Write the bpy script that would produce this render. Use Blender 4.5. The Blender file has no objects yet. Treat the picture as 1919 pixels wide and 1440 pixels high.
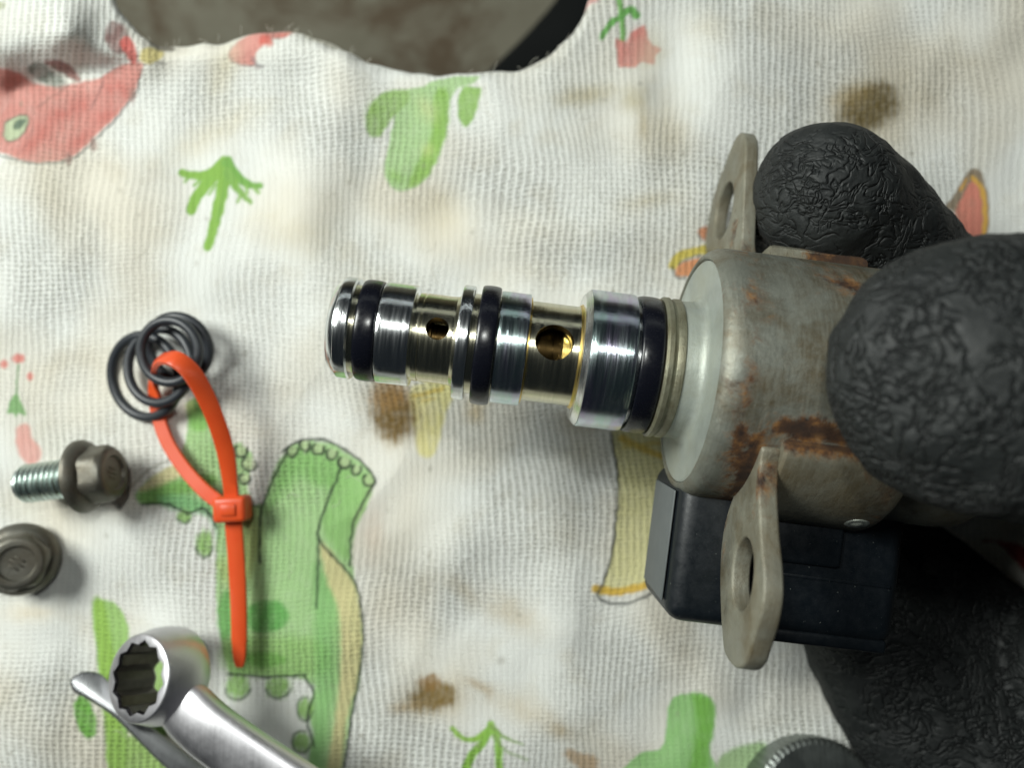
import bpy, bmesh, math, random
import numpy as np
from mathutils import Vector, Matrix

sc = bpy.context.scene
C = sc.collection
MM = 0.001
CAMZ = 151.0          # camera height over the cloth plane, mm
FPX = 1500.0          # focal length in photo pixels
R = math.radians

# ------------------------------------------------------------------ camera
cam_d = bpy.data.cameras.new("camera")
cam = bpy.data.objects.new("camera", cam_d)
C.objects.link(cam)
cam.location = (0, 0, CAMZ * MM)
cam_d.sensor_width = 36.0
cam_d.lens = 36.0 * FPX / 1919.0
cam_d.clip_start = 0.004
cam_d.clip_end = 20.0
cam_d.dof.use_dof = True
cam_d.dof.focus_distance = 0.1145
cam_d.dof.aperture_fstop = 12.0
sc.camera = cam

# ------------------------------------------------------------------ world, lamps, exposure
w = bpy.data.worlds.new("World")
sc.world = w
w.use_nodes = True
w.node_tree.nodes["Background"].inputs[0].default_value = (0.55, 0.68, 0.80, 1)
w.node_tree.nodes["Background"].inputs[1].default_value = 0.022
sc.view_settings.view_transform = 'Standard'
sc.view_settings.look = 'None'
sc.view_settings.exposure = 0.0
sc.view_settings.gamma = 1.0


def lamp(name, loc, target, sx, sy, watts, col):
    d = bpy.data.lights.new(name, 'AREA')
    d.shape = 'RECTANGLE'
    d.size = sx * MM
    d.size_y = sy * MM
    d.energy = watts
    d.color = col
    o = bpy.data.objects.new(name, d)
    C.objects.link(o)
    o.location = Vector(loc) * MM
    v = (Vector(target) - Vector(loc))
    o.rotation_euler = v.to_track_quat('-Z', 'Y').to_euler()
    return o


lamp("work_lamp", (-300, 160, 320), (-10, 0, 10), 190, 150, 2.75, (0.968, 1.0, 0.945))
lamp("flash_lamp", (-10, 56, 215), (0, 0, 20), 13, 13, 0.115, (0.97, 1.0, 0.95))
lamp("tube_lamp", (0, 620, 190), (0, 0, 30), 1200, 9, 0.12, (0.93, 1.0, 0.97))
lamp("tube_lamp", (0, 640, 262), (0, 0, 30), 1200, 9, 0.12, (0.93, 1.0, 0.97))

# ------------------------------------------------------------------ numbers
def P(px, py, z=0.0):
    k = (CAMZ - z) / FPX
    return Vector(((px - 960.0) * k, -(py - 720.0) * k, z))


def lin(r, g, b):
    return tuple(((c / 255.0) / 12.92 if c <= 10 else (((c / 255.0) + 0.055) / 1.055) ** 2.4) for c in (r, g, b))


_rng = np.random.RandomState(7)
_perm = _rng.permutation(256)
_perm = np.concatenate([_perm, _perm, _perm])


def _fade(t):
    return t * t * t * (t * (t * 6 - 15) + 10)


_G3 = np.array([[1, 1, 0], [-1, 1, 0], [1, -1, 0], [-1, -1, 0], [1, 0, 1], [-1, 0, 1], [1, 0, -1], [-1, 0, -1],
                [0, 1, 1], [0, -1, 1], [0, 1, -1], [0, -1, -1], [1, 1, 0], [0, -1, 1], [-1, 1, 0], [0, -1, -1]], float)


def noise3(x, y, z):
    xi = np.floor(x).astype(int); yi = np.floor(y).astype(int); zi = np.floor(z).astype(int)
    xf = x - xi; yf = y - yi; zf = z - zi
    xi &= 255; yi &= 255; zi &= 255
    u = _fade(xf); v = _fade(yf); ww = _fade(zf)
    out = 0
    res = []
    for dz in (0, 1):
        for dy in (0, 1):
            for dx in (0, 1):
                h = _perm[_perm[_perm[xi + dx] + yi + dy] + zi + dz] & 15
                g = _G3[h]
                res.append(g[..., 0] * (xf - dx) + g[..., 1] * (yf - dy) + g[..., 2] * (zf - dz))
    x00 = res[0] + u * (res[1] - res[0]); x10 = res[2] + u * (res[3] - res[2])
    x01 = res[4] + u * (res[5] - res[4]); x11 = res[6] + u * (res[7] - res[6])
    y0 = x00 + v * (x10 - x00); y1 = x01 + v * (x11 - x01)
    return y0 + ww * (y1 - y0)


def fbm(x, y, z, o=3):
    s = 0; a = 1.0
    for i in range(o):
        s = s + a * noise3(x * 2 ** i + 17 * i, y * 2 ** i + 5 * i, z * 2 ** i + 11 * i)
        a *= 0.5
    return s


# ------------------------------------------------------------------ node materials
class Mat:
    def __init__(self, name):
        self.m = bpy.data.materials.new(name)
        self.m.use_nodes = True
        self.t = self.m.node_tree
        self.n = self.t.nodes
        self.b = self.n["Principled BSDF"]
        self.tc = self.n.new("ShaderNodeTexCoord")

    def link(self, a, b):
        self.t.links.new(a, b)

    def setv(self, **k):
        for key, v in k.items():
            i = self.b.inputs[key.replace('_', ' ')]
            if hasattr(v, 'is_output') or isinstance(v, bpy.types.NodeSocket):
                self.link(v, i)
            else:
                i.default_value = (*v, 1) if isinstance(v, tuple) and len(v) == 3 else v
        return self

    def mapping(self, scale=(1, 1, 1), loc=(0, 0, 0), rot=(0, 0, 0), src=None):
        n = self.n.new("ShaderNodeMapping")
        n.inputs["Scale"].default_value = scale
        n.inputs["Location"].default_value = loc
        n.inputs["Rotation"].default_value = rot
        self.link(src or self.tc.outputs["Object"], n.inputs[0])
        return n.outputs[0]

    def noise(self, scale, detail=3, rough=0.5, dist=0.0, vec=None):
        n = self.n.new("ShaderNodeTexNoise")
        n.inputs["Scale"].default_value = scale
        n.inputs["Detail"].default_value = detail
        n.inputs["Roughness"].default_value = rough
        n.inputs["Distortion"].default_value = dist
        self.link(vec or self.tc.outputs["Object"], n.inputs["Vector"])
        return n.outputs["Fac"]

    def ramp(self, fac, stops, interp='LINEAR'):
        n = self.n.new("ShaderNodeValToRGB")
        n.color_ramp.interpolation = interp
        e = n.color_ramp.elements
        while len(e) < len(stops):
            e.new(0.5)
        for el, (p, c) in zip(e, stops):
            el.position = p
            el.color = (*c, 1) if isinstance(c, tuple) else (c, c, c, 1)
        self.link(fac, n.inputs[0])
        return n.outputs[0]

    def mix(self, fac, a, b, mode='MIX'):
        n = self.n.new("ShaderNodeMix")
        n.data_type = 'RGBA'
        n.blend_type = mode
        for idx, v in ((0, fac), (6, a), (7, b)):
            if isinstance(v, bpy.types.NodeSocket):
                self.link(v, n.inputs[idx])
            elif idx == 0:
                n.inputs[0].default_value = v
            else:
                n.inputs[idx].default_value = (*v, 1)
        return n.outputs[2]

    def math(self, op, a, b=0.0, c=0.0):
        n = self.n.new("ShaderNodeMath")
        n.operation = op
        for i, v in enumerate((a, b, c)):
            if isinstance(v, bpy.types.NodeSocket):
                self.link(v, n.inputs[i])
            else:
                n.inputs[i].default_value = v
        return n.outputs[0]

    def xyz(self, vec=None):
        n = self.n.new("ShaderNodeSeparateXYZ")
        self.link(vec or self.tc.outputs["Object"], n.inputs[0])
        return n.outputs

    def attr(self, name):
        n = self.n.new("ShaderNodeAttribute")
        n.attribute_name = name
        return n.outputs

    def bump(self, h, dist=0.0002, strength=1.0, prev=None):
        n = self.n.new("ShaderNodeBump")
        n.inputs["Strength"].default_value = strength
        n.inputs["Distance"].default_value = dist
        self.link(h, n.inputs["Height"])
        if prev is not None:
            self.link(prev, n.inputs["Normal"])
        return n.outputs[0]


def steel(name, base, rough, tint=None, lines=1.0, streak=0.25, aniso=0.0):
    """turned metal: fine rings along the object's own X axis"""
    M = Mat(name)
    v = M.mapping((9000, 60, 60))
    n1 = M.noise(1.0, 3, 0.7, vec=v)
    v2 = M.mapping((3200, 70, 70))
    n2 = M.noise(1.0, 4, 0.6, vec=v2)
    col = M.mix(M.ramp(n2, [(0.35, 0.0), (0.7, 1.0)]), base, tuple(c * (1 - streak) for c in base))
    if tint:
        n3 = M.noise(1.0, 3, 0.6, 0.3, vec=M.mapping((520, 110, 110)))
        col = M.mix(M.ramp(n3, [(0.40, 0.0), (0.60, 1.0)]), col, tint[0])
        n4 = M.noise(1.0, 3, 0.6, 0.3, vec=M.mapping((420, 90, 90), (0.31, 3.1, 0.2)))
        col = M.mix(M.ramp(n4, [(0.48, 0.0), (0.66, 1.0)]), col, tint[1])
    nr = M.noise(1.0, 3, 0.6, vec=M.mapping((2600, 120, 120)))
    k_ = 1.0 if lines else 0.15
    rr = M.ramp(nr, [(0.3, rough * (1 - 0.2 * k_)), (0.75, min(1, rough * (1 + 0.6 * k_)))])
    M.setv(Base_Color=col, Metallic=1.0, Roughness=rr)
    if not lines:
        sc1 = M.noise(1.0, 3, 0.6, 0.4, vec=M.mapping((2600, 180, 900), rot=(0.3, 0.2, 0.6)))
        smear = M.noise(120, 5, 0.7)
        rr2 = M.math('ADD', rr, M.math('MULTIPLY', M.math('SUBTRACT', smear, 0.5), 0.35))
        M.setv(Roughness=rr2, Normal=M.bump(sc1, 0.000010))
    if lines:
        b = M.bump(n1, 0.000012 * lines)
        M.setv(Normal=b)
    return M.m


m_land = steel("zinc_steel", (0.82, 0.85, 0.86), 0.16, None, 1.6, 0.1)
m_iri = steel("iridescent_steel", (0.70, 0.77, 0.82), 0.17, ((0.56, 0.72, 0.70), (0.60, 0.56, 0.74)), 2.6, 0.1)
m_brass = steel("olive_chromate_steel", (0.70, 0.67, 0.50), 0.17, None, 1.8, 0.15)
m_gold = steel("gold_chromate_steel", (0.75, 0.55, 0.18), 0.25)
m_bright = steel("bright_edge_steel", (0.86, 0.87, 0.86), 0.22)
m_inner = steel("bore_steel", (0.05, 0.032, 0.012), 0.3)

M = Mat("black_seal_rubber")
M.setv(Base_Color=(0.004, 0.0045, 0.008), Roughness=M.ramp(M.noise(1500, 4, 0.7), [(0.3, 0.20), (0.7, 0.30)]),
       Normal=M.bump(M.noise(1800, 4, 0.7), 0.000004))
m_seal = M.m

M = Mat("loose_ring_rubber")
M.setv(Base_Color=(0.022, 0.026, 0.032), Roughness=0.42, Normal=M.bump(M.noise(1500, 3, 0.7), 0.00001))
m_ring = M.m


def dull_zinc(name, base, rust, thr=0.60, warm=(0.30, 0.25, 0.15), metal=0.45, rough=0.42):
    M = Mat(name)
    n = M.noise(150, 6, 0.65)
    col = M.mix(M.ramp(n, [(0.35, 0.0), (0.7, 1.0)]), base, tuple(c * 0.62 for c in base))
    n2 = M.noise(95, 8, 0.72, 0.3, vec=M.mapping((1, 1, 1), (0.5, 0.2, 0.1)))
    col = M.mix(M.ramp(n2, [(0.42, 0.0), (0.62, 0.95)]), col, warm)
    streak = M.noise(1.0, 3, 0.7, vec=M.mapping((4000, 250, 250)))
    col = M.mix(M.ramp(streak, [(0.35, 0.0), (0.8, 0.35)]), col, tuple(c * 1.25 for c in base))
    n3 = M.noise(170, 10, 0.78, 0.4, vec=M.mapping((1, 1, 1), (0.1, 0.7, 0.3)))
    if rust:
        rm = M.attr("rust")[2]
        rsum = M.math('ADD', M.math('MULTIPLY', rm, 0.55), n3)
        mask = M.ramp(rsum, [(thr, 0.0), (thr + 0.14, 1.0)])
        rc = M.ramp(M.noise(420, 6, 0.7), [(0.36, (0.014, 0.006, 0.003)), (0.50, (0.075, 0.032, 0.010)), (0.60, (0.17, 0.078, 0.020)), (0.75, (0.26, 0.14, 0.05))])
        rc = M.mix(M.ramp(rm, [(0.44, 0.0), (0.60, 0.75)]), rc, (0.022, 0.010, 0.005))
        col = M.mix(mask, col, rc)
        rv = M.ramp(streak, [(0.3, rough * 0.75), (0.7, rough * 1.35)])
        rgh = M.mix(mask, rv, (0.85,) * 3)
        met = M.mix(mask, (metal,) * 3, (0.0,) * 3)
        M.setv(Roughness=rgh, Metallic=met)
    else:
        M.setv(Roughness=rough, Metallic=metal)
    b = M.bump(n3, 0.00016)
    b = M.bump(M.noise(700, 6, 0.8), 0.00006, prev=b)
    b = M.bump(M.noise(1600, 4, 0.7), 0.00003, prev=b)
    M.setv(Base_Color=col, Normal=b)
    return M.m


m_can = dull_zinc("weathered_can_zinc", (0.235, 0.245, 0.208), True, 0.575, (0.105, 0.080, 0.042), metal=0.5, rough=0.42)
m_bracket = dull_zinc("weathered_bracket_zinc", (0.24, 0.235, 0.185), True, 0.61, (0.125, 0.10, 0.056), metal=0.3, rough=0.48)
m_plate = dull_zinc("front_plate_zinc", (0.36, 0.395, 0.36), False, warm=(0.30, 0.315, 0.26), metal=0.3, rough=0.38)
m_collar = dull_zinc("dirty_collar", (0.25, 0.25, 0.18), True, 0.74, (0.09, 0.075, 0.035), metal=0.5, rough=0.34)

M = Mat("connector_plastic")
n = M.noise(700, 5, 0.7)
spk = M.ramp(M.noise(2600, 2, 0.6), [(0.74, 0.0), (0.78, 1.0)])
M.setv(Base_Color=M.mix(spk, M.mix(n, (0.0025, 0.0045, 0.0065), (0.005, 0.008, 0.0115)), (0.25, 0.27, 0.25)),
       Roughness=M.ramp(n, [(0.3, 0.34), (0.7, 0.55)]), Normal=M.bump(M.noise(1800, 4, 0.6), 0.00002))
m_plastic = M.m

M = Mat("grey_plastic_face")
M.setv(Base_Color=M.mix(M.noise(300, 6, 0.7), (0.07, 0.082, 0.085), (0.12, 0.13, 0.13)), Roughness=0.6,
       Normal=M.bump(M.noise(1800, 4, 0.6), 0.00002))
m_plastic2 = M.m

M = Mat("glove_rubber")
cr = M.attr("crease")[2]
n = M.noise(60, 5, 0.7)
col = M.mix(M.ramp(n, [(0.3, 0.0), (0.7, 1.0)]), (0.0055, 0.0072, 0.0076), (0.012, 0.0145, 0.014))
dust = M.ramp(M.noise(500, 6, 0.8), [(0.62, 0.0), (0.80, 0.5)])
col = M.mix(dust, col, (0.07, 0.066, 0.055))
def folds(sx, sy, sz, off, wd):
    wn = M.n.new("ShaderNodeTexNoise"); wn.inputs["Scale"].default_value = 115; wn.inputs["Detail"].default_value = 2
    M.link(M.mapping((1, 1, 1), (off, off * 0.7, 0)), wn.inputs["Vector"])
    add = M.n.new("ShaderNodeVectorMath"); add.operation = 'MULTIPLY_ADD'
    M.link(wn.outputs["Color"], add.inputs[0]); add.inputs[1].default_value = (0.0095, 0.0095, 0.0095)
    M.link(M.tc.outputs["Object"], add.inputs[2])
    nn = M.noise(1.0, 2.0, 0.5, vec=M.mapping((sx, sy, sz), (off, 0, off), src=add.outputs[0]))
    dd = M.math('ABSOLUTE', M.math('SUBTRACT', nn, 0.5))
    return M.ramp(dd, [(0.0, 0.0), (wd * 1.2, 0.7), (wd * 3.2, 1.0)])
hA = folds(200, 500, 340, 0.0, 0.030)
hB = folds(520, 230, 340, 0.37, 0.026)
gate = M.ramp(M.noise(110, 3, 0.6), [(0.42, 0.0), (0.52, 1.0)])
hA = M.mix(gate, (1.0, 1.0, 1.0), hA)
gateB = M.ramp(M.noise(95, 3, 0.6, vec=M.mapping((1, 1, 1), (0.6, 0.2, 0.9))), [(0.44, 0.0), (0.54, 1.0)])
hB = M.mix(gateB, (1.0, 1.0, 1.0), hB)
hS = M.math('ADD', M.math('MINIMUM', hA, hB), M.math('MULTIPLY', M.noise(420, 3, 0.6), 0.5))
bb = M.bump(hS, 0.00046, 1.0)
bb = M.bump(M.noise(1600, 4, 0.75), 0.00004, prev=bb)
M.setv(Base_Color=col, Roughness=M.ramp(M.noise(300, 4, 0.7), [(0.3, 0.55), (0.7, 0.75)]), Normal=bb)
m_glove = M.m

M = Mat("red_orange_nylon")
M.setv(Base_Color=M.mix(M.noise(200, 3, 0.6), (0.62, 0.064, 0.013), (0.68, 0.088, 0.018)), Roughness=0.38,
       Subsurface_Weight=0.12, Subsurface_Scale=0.0015)
m_tie = M.m
M.b.inputs["Subsurface Radius"].default_value = (1.0, 0.3, 0.1)

m_chrome = steel("satin_chrome", (0.68, 0.67, 0.70), 0.42, None, 0.0, 0.04)
m_chrome_dark = steel("dull_chrome", (0.36, 0.37, 0.38), 0.30, None, 0.0, 0.1)
m_socket = steel("dark_socket_steel", (0.33, 0.36, 0.34), 0.42, None, 0.0, 0.3)
m_thread = steel("zinc_thread", (0.60, 0.70, 0.66), 0.28, None, 0.5, 0.1)
m_bolt = dull_zinc("dirty_bolt_head", (0.17, 0.165, 0.14), False, warm=(0.10, 0.085, 0.06), metal=0.65, rough=0.40)

M = Mat("floor_concrete")
n = M.noise(30, 8, 0.7)
col = M.mix(M.ramp(n, [(0.35, 0.0), (0.7, 1.0)]), (0.17, 0.16, 0.12), (0.125, 0.115, 0.08))
n2 = M.noise(28, 6, 0.7, 0.5, vec=M.mapping((1, 1, 1), (0.3, 0.62, 0)))
col = M.mix(M.ramp(n2, [(0.46, 0.0), (0.60, 0.95)]), col, (0.075, 0.052, 0.028))
M.setv(Base_Color=col, Roughness=0.8, Normal=M.bump(M.noise(300, 6, 0.7), 0.0006))
m_floor = M.m

M = Mat("black_object_matte")
M.setv(Base_Color=M.mix(M.noise(60, 4, 0.6), (0.004, 0.005, 0.005), (0.007, 0.008, 0.008)), Roughness=0.95)
M.b.inputs['Specular IOR Level'].default_value = 0.15
m_black_object = M.m

# cloth material
M = Mat("printed_muslin")
uv = M.tc.outputs["UV"]
wob = M.n.new("ShaderNodeTexNoise"); wob.inputs["Scale"].default_value = 5.0; wob.inputs["Detail"].default_value = 3
M.link(uv, wob.inputs["Vector"])
sep = M.n.new("ShaderNodeSeparateXYZ"); M.link(uv, sep.inputs[0])
wx = M.n.new("ShaderNodeSeparateXYZ"); M.link(wob.outputs["Color"], wx.inputs[0])
u = M.math('ADD', sep.outputs[0], M.math('MULTIPLY', wx.outputs[0], 0.022))
v = M.math('ADD', sep.outputs[1], M.math('MULTIPLY', wx.outputs[1], 0.022))
fine = M.noise(85, 4, 0.75, vec=uv)
uu = M.math('ADD', M.math('MULTIPLY', u, 100 / 1.26), M.math('MULTIPLY', fine, 0.75))     # uv unit = 100 mm
vv = M.math('ADD', M.math('MULTIPLY', v, 100 / 0.80), M.math('MULTIPLY', fine, 1.3))
TAU = 2 * math.pi
su = M.math('MULTIPLY_ADD', M.math('SINE', M.math('MULTIPLY', uu, TAU)), 0.5, 0.5)
sv = M.math('MULTIPLY_ADD', M.math('SINE', M.math('MULTIPLY', vv, TAU)), 0.5, 0.5)
amt = M.attr("weave")[2]
rib = M.math('POWER', su, 2.0)
crs = M.math('POWER', sv, 1.3)
hh = M.math('MAXIMUM', rib, M.math('MULTIPLY', crs, 1.0))
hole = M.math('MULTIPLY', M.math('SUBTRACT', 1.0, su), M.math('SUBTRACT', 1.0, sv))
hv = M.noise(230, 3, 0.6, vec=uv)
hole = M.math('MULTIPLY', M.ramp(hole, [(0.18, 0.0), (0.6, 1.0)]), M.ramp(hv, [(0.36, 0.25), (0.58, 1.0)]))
fuzz = M.noise(900, 4, 0.8, vec=uv)
colr = M.attr("print")[0]
g = M.ramp(fuzz, [(0.2, 0.90), (0.8, 1.06)])
col = M.mix(1.0, colr, g, 'MULTIPLY')
# shade in the gaps of the open weave, painted in as darker cloth colour
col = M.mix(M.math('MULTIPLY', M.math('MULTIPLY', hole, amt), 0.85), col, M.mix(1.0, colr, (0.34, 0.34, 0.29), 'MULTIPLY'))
hsum = M.math('ADD', M.math('MULTIPLY', hh, M.math('MULTIPLY_ADD', amt, 0.85, 0.18)), M.math('MULTIPLY', fuzz, 0.35))
b = M.bump(hsum, 0.00036, 0.9)
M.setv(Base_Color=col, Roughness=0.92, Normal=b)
M.b.inputs["Sheen Weight"].default_value = 0.05
m_cloth = M.m


# ------------------------------------------------------------------ object helpers (coordinates in mm)
def tag(o, label=None, cat=None, group=None, kind=None):
    if label: o["label"] = label
    if cat: o["category"] = cat
    if group: o["group"] = group
    if kind: o["kind"] = kind
    return o


def empty(name, loc, M3=None):
    o = bpy.data.objects.new(name, None)
    C.objects.link(o)
    m = Matrix.Translation(Vector(loc) * MM)
    if M3 is not None:
        m = m @ M3.to_4x4()
    o.matrix_world = m
    o.empty_display_size = 0.01
    return o


def mesh_obj(name, verts, faces, mat, parent=None, smooth=True, base=(0, 0, 0), angle=40):
    me = bpy.data.meshes.new(name)
    b = Vector(base)
    me.from_pydata([tuple((Vector(p) - b) * MM) for p in verts], [], faces)
    me.update()
    o = bpy.data.objects.new(name, me)
    C.objects.link(o)
    if mat: me.materials.append(mat)
    if parent is not None:
        o.parent = parent
    else:
        o.location = b * MM
    if smooth:
        me.shade_smooth()
        try:
            me.set_sharp_from_angle(angle=R(angle))
        except Exception:
            pass
    return o


def bake(o):
    """apply the modifiers"""
    dg = bpy.context.evaluated_depsgraph_get()
    me = bpy.data.meshes.new_from_object(o.evaluated_get(dg))
    o.modifiers.clear()
    o.data = me
    return o


def bevel(o, wmm, seg=3, ang=35):
    m = o.modifiers.new("bevel", 'BEVEL')
    m.width = wmm * MM; m.segments = seg; m.limit_method = 'ANGLE'; m.angle_limit = R(ang)
    bake(o)
    o.data.shade_smooth()
    o.data.set_sharp_from_angle(angle=R(45))
    return o


def lathe(profile, seg=96, closed=False):
    """profile [(s, r)] round the X axis; r == 0 ends collapse"""
    vs, fs = [], []
    n = len(profile)
    for (s, r) in profile:
        for k in range(seg):
            a = 2 * math.pi * k / seg
            vs.append((s, r * math.sin(a), r * math.cos(a)))
    last = n if closed else n - 1
    for i in range(last):
        j = (i + 1) % n
        for k in range(seg):
            k2 = (k + 1) % seg
            fs.append((i * seg + k, j * seg + k, j * seg + k2, i * seg + k2))
    return vs, fs


def capped(profile, seg=96):
    vs, fs = lathe(profile, seg)
    fs.append(tuple(range(seg)))
    fs.append(tuple(reversed(range((len(profile) - 1) * seg, len(profile) * seg))))
    return vs, fs


def xf(vs, M4):
    return [M4 @ Vector(v) for v in vs]


def frame(x, zhint=(0, 0, 1)):
    """3x3 whose X column is x, Z as near zhint as possible"""
    x = Vector(x).normalized()
    y = Vector(zhint).cross(x).normalized()
    z = x.cross(y)
    return Matrix((x, y, z)).transposed()


def box(x0, x1, y0, y1, z0, z1):
    vs = [(x, y, z) for x in (x0, x1) for y in (y0, y1) for z in (z0, z1)]
    return vs, [(0, 1, 3, 2), (4, 6, 7, 5), (0, 4, 5, 1), (2, 3, 7, 6), (0, 2, 6, 4), (1, 5, 7, 3)]


def catmull(pts, n=8, cyclic=False):
    pts = [Vector(p) for p in pts]
    N = len(pts)
    out = []
    rng = range(N) if cyclic else range(N - 1)
    for i in rng:
        p0 = pts[(i - 1) % N] if (cyclic or i > 0) else pts[i]
        p1 = pts[i]; p2 = pts[(i + 1) % N]
        p3 = pts[(i + 2) % N] if (cyclic or i + 2 < N) else p2
        for k in range(n):
            t = k / n
            out.append(0.5 * ((2 * p1) + (p2 - p0) * t + (2 * p0 - 5 * p1 + 4 * p2 - p3) * t * t + (3 * p1 - p0 - 3 * p2 + p3) * t ** 3))
    if not cyclic:
        out.append(pts[-1])
    return out


def sweep(path, section, up=(0, 0, 1), scales=None, caps=True, ups=None):
    """section: list of (a, b) offsets along side and up"""
    vs, fs = [], []
    n = len(path); m = len(section)
    for i, p in enumerate(path):
        t = (path[min(i + 1, n - 1)] - path[max(i - 1, 0)]).normalized()
        U = Vector(ups[i] if ups else up)
        side = t.cross(U).normalized()
        U = side.cross(t).normalized()
        sx, sy = scales[i] if scales else (1, 1)
        for a, b_ in section:
            vs.append(p + side * a * sx + U * b_ * sy)
    for i in range(n - 1):
        for k in range(m):
            k2 = (k + 1) % m
            fs.append((i * m + k, i * m + k2, (i + 1) * m + k2, (i + 1) * m + k))
    if caps:
        fs.append(tuple(reversed(range(m))))
        fs.append(tuple(range((n - 1) * m, n * m)))
    return vs, fs


def circ(ra, rb, n=20, p=1.0):
    out = []
    for k in range(n):
        a = 2 * math.pi * k / n
        c, s = math.cos(a), math.sin(a)
        out.append((ra * math.copysign(abs(c) ** p, c), rb * math.copysign(abs(s) ** p, s)))
    return out


def plate(name, outer, holes, thick, bev, mat, parent, M4):
    """flat shape with holes, rounded edges; outer/holes in mm in the XY plane; thickness along Z, centred; M4 maps to the parent's frame"""
    cu = bpy.data.curves.new(name, 'CURVE')
    cu.dimensions = '2D'
    cu.fill_mode = 'BOTH'
    for loop in [outer] + holes:
        sp = cu.splines.new('POLY')
        sp.points.add(len(loop) - 1)
        for q, pt in zip(sp.points, loop):
            q.co = (pt[0], pt[1], 0, 1)
        sp.use_cyclic_u = True
    cu.extrude = thick / 2 - bev
    cu.bevel_depth = bev
    cu.bevel_resolution = 2
    cu.offset = -bev
    t = bpy.data.objects.new(name + "_tmp", cu)
    C.objects.link(t)
    dg = bpy.context.evaluated_depsgraph_get()
    me0 = bpy.data.meshes.new_from_object(t.evaluated_get(dg))
    vs = [M4 @ v.co for v in me0.vertices]
    fs = [tuple(p.vertices) for p in me0.polygons]
    bpy.data.objects.remove(t); bpy.data.curves.remove(cu); bpy.data.meshes.remove(me0)
    o = mesh_obj(name, vs, fs, mat, parent)
    bm = bmesh.new(); bm.from_mesh(o.data)
    bmesh.ops.remove_doubles(bm, verts=bm.verts, dist=0.00001)
    bmesh.ops.recalc_face_normals(bm, faces=bm.faces)
    bm.to_mesh(o.data); bm.free()
    o.data.shade_smooth(); o.data.set_sharp_from_angle(angle=R(50))
    return o


def float_attr(me, name, vals):
    a = me.attributes.new(name, 'FLOAT', 'POINT')
    a.data.foreach_set('value', np.asarray(vals, dtype=np.float32))


# ------------------------------------------------------------------ cloth
def edge_line(px):
    """photo row where the cloth rolls over the bench edge"""
    xs = np.array([-900, 120, 190, 215, 235, 270, 300, 360, 420, 480, 540, 600, 640, 690, 740, 800, 850, 900, 960, 1000, 1040, 1075, 1095, 1110, 1130, 1200, 3000])
    ys = np.array([-420, -330, -120, 0, 28, 62, 80, 76, 68, 52, 48, 64, 84, 110, 124, 131, 131, 127, 126, 113, 88, 56, 26, -20, -110, -320, -420])
    k = np.arange(-900, 3000, 4.0)
    yy = np.interp(k, xs, ys)
    ker = np.hanning(9); ker /= ker.sum()
    yy = np.convolve(np.pad(yy, 4, mode='edge'), ker, 'valid')
    return np.interp(px, k, yy)


def smooth_(t):
    t = np.clip(t, 0, 1)
    return t * t * (3 - 2 * t)


def ridge(px, py, x0, y0, x1, y1, wdt, amp):
    dx, dy = x1 - x0, y1 - y0
    L2 = dx * dx + dy * dy
    t = np.clip(((px - x0) * dx + (py - y0) * dy) / L2, 0, 1)
    qx = px - (x0 + t * dx); qy = py - (y0 + t * dy)
    return amp * np.exp(-(qx * qx + qy * qy) / (2 * wdt * wdt))


def py_top(r_):
    return r_[1] < 170 and r_[0] < 700


def cloth_h(px, py):
    px = np.asarray(px, float); py = np.asarray(py, float)
    z = np.zeros_like(px)
    h = 1.2 * fbm(px / 330 + 3.1, py / 300 + 1.7, z + 0.4, 3)
    n = noise3(px / 260 + 0.3 * noise3(px / 150, py / 150, z + 7), py / 420 + 9.1, z + 2.2)
    h = h + 1.0 * (0.35 - np.abs(n)) * 1.0
    n = noise3(px / 150 + py / 420 + 4.0, py / 330 - px / 500, z + 5.5)
    h = h + 0.45 * (0.3 - np.abs(n))
    for r_ in ((-40, 95, 120, 60, 34, 3.2), (120, 60, 250, 105, 26, 2.4), (-60, 20, 120, 0, 40, 2.0),
               (30, 165, 250, 118, 16, -1.4),
               (300, 95, 640, 95, 34, 1.2), (650, 150, 560, 420, 42, 1.3), (760, 200, 640, 470, 30, -0.8),
               (1040, 165, 1190, 170, 26, 1.0), (1190, 165, 1218, 285, 30, 1.2), (1272, 90, 1260, 330, 44, -1.4),
               (1350, 60, 1320, 240, 45, 1.0), (1180, 380, 960, 400, 26, -1.0), (1170, 430, 900, 440, 34, 1.1),
               (840, 1050, 1040, 1190, 36, 1.1), (820, 1110, 1000, 1240, 40, -0.6), (760, 880, 880, 1010, 46, 1.1),
               (1130, 900, 1150, 1120, 50, -1.0), (1040, 900, 1060, 1180, 34, 0.9),
               (60, 1180, 30, 1440, 60, 1.8), (-60, 1150, -60, 1500, 60, -2.5), (150, 1100, 130, 1440, 30, -0.8),
               (480, 330, 560, 560, 40, -0.9), (100, 420, 380, 520, 44, 0.9), (560, 1000, 700, 1300, 60, 0.9),
               (980, 1250, 1250, 1420, 50, 1.2), (1290, 1230, 1200, 1440, 40, -1.0), (1450, 60, 1919, 40, 60, 0.8),
               (1700, 120, 1919, 260, 50, -1.0)):
        h = h + (1.35 if py_top(r_) else 0.8) * ridge(px, py, *r_)
    # pressed down under the hand
    h = h - 7.0 * np.exp(-(((px - 1830) / 260.0) ** 2 + ((py - 800) / 420.0) ** 2))
    h = h - 2.5 * np.exp(-(((px - 1600) / 200.0) ** 2 + ((py - 420) / 140.0) ** 2))
    return h


def hz(px, py):
    return float(cloth_h(np.array([px]), np.array([py]))[0])


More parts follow.
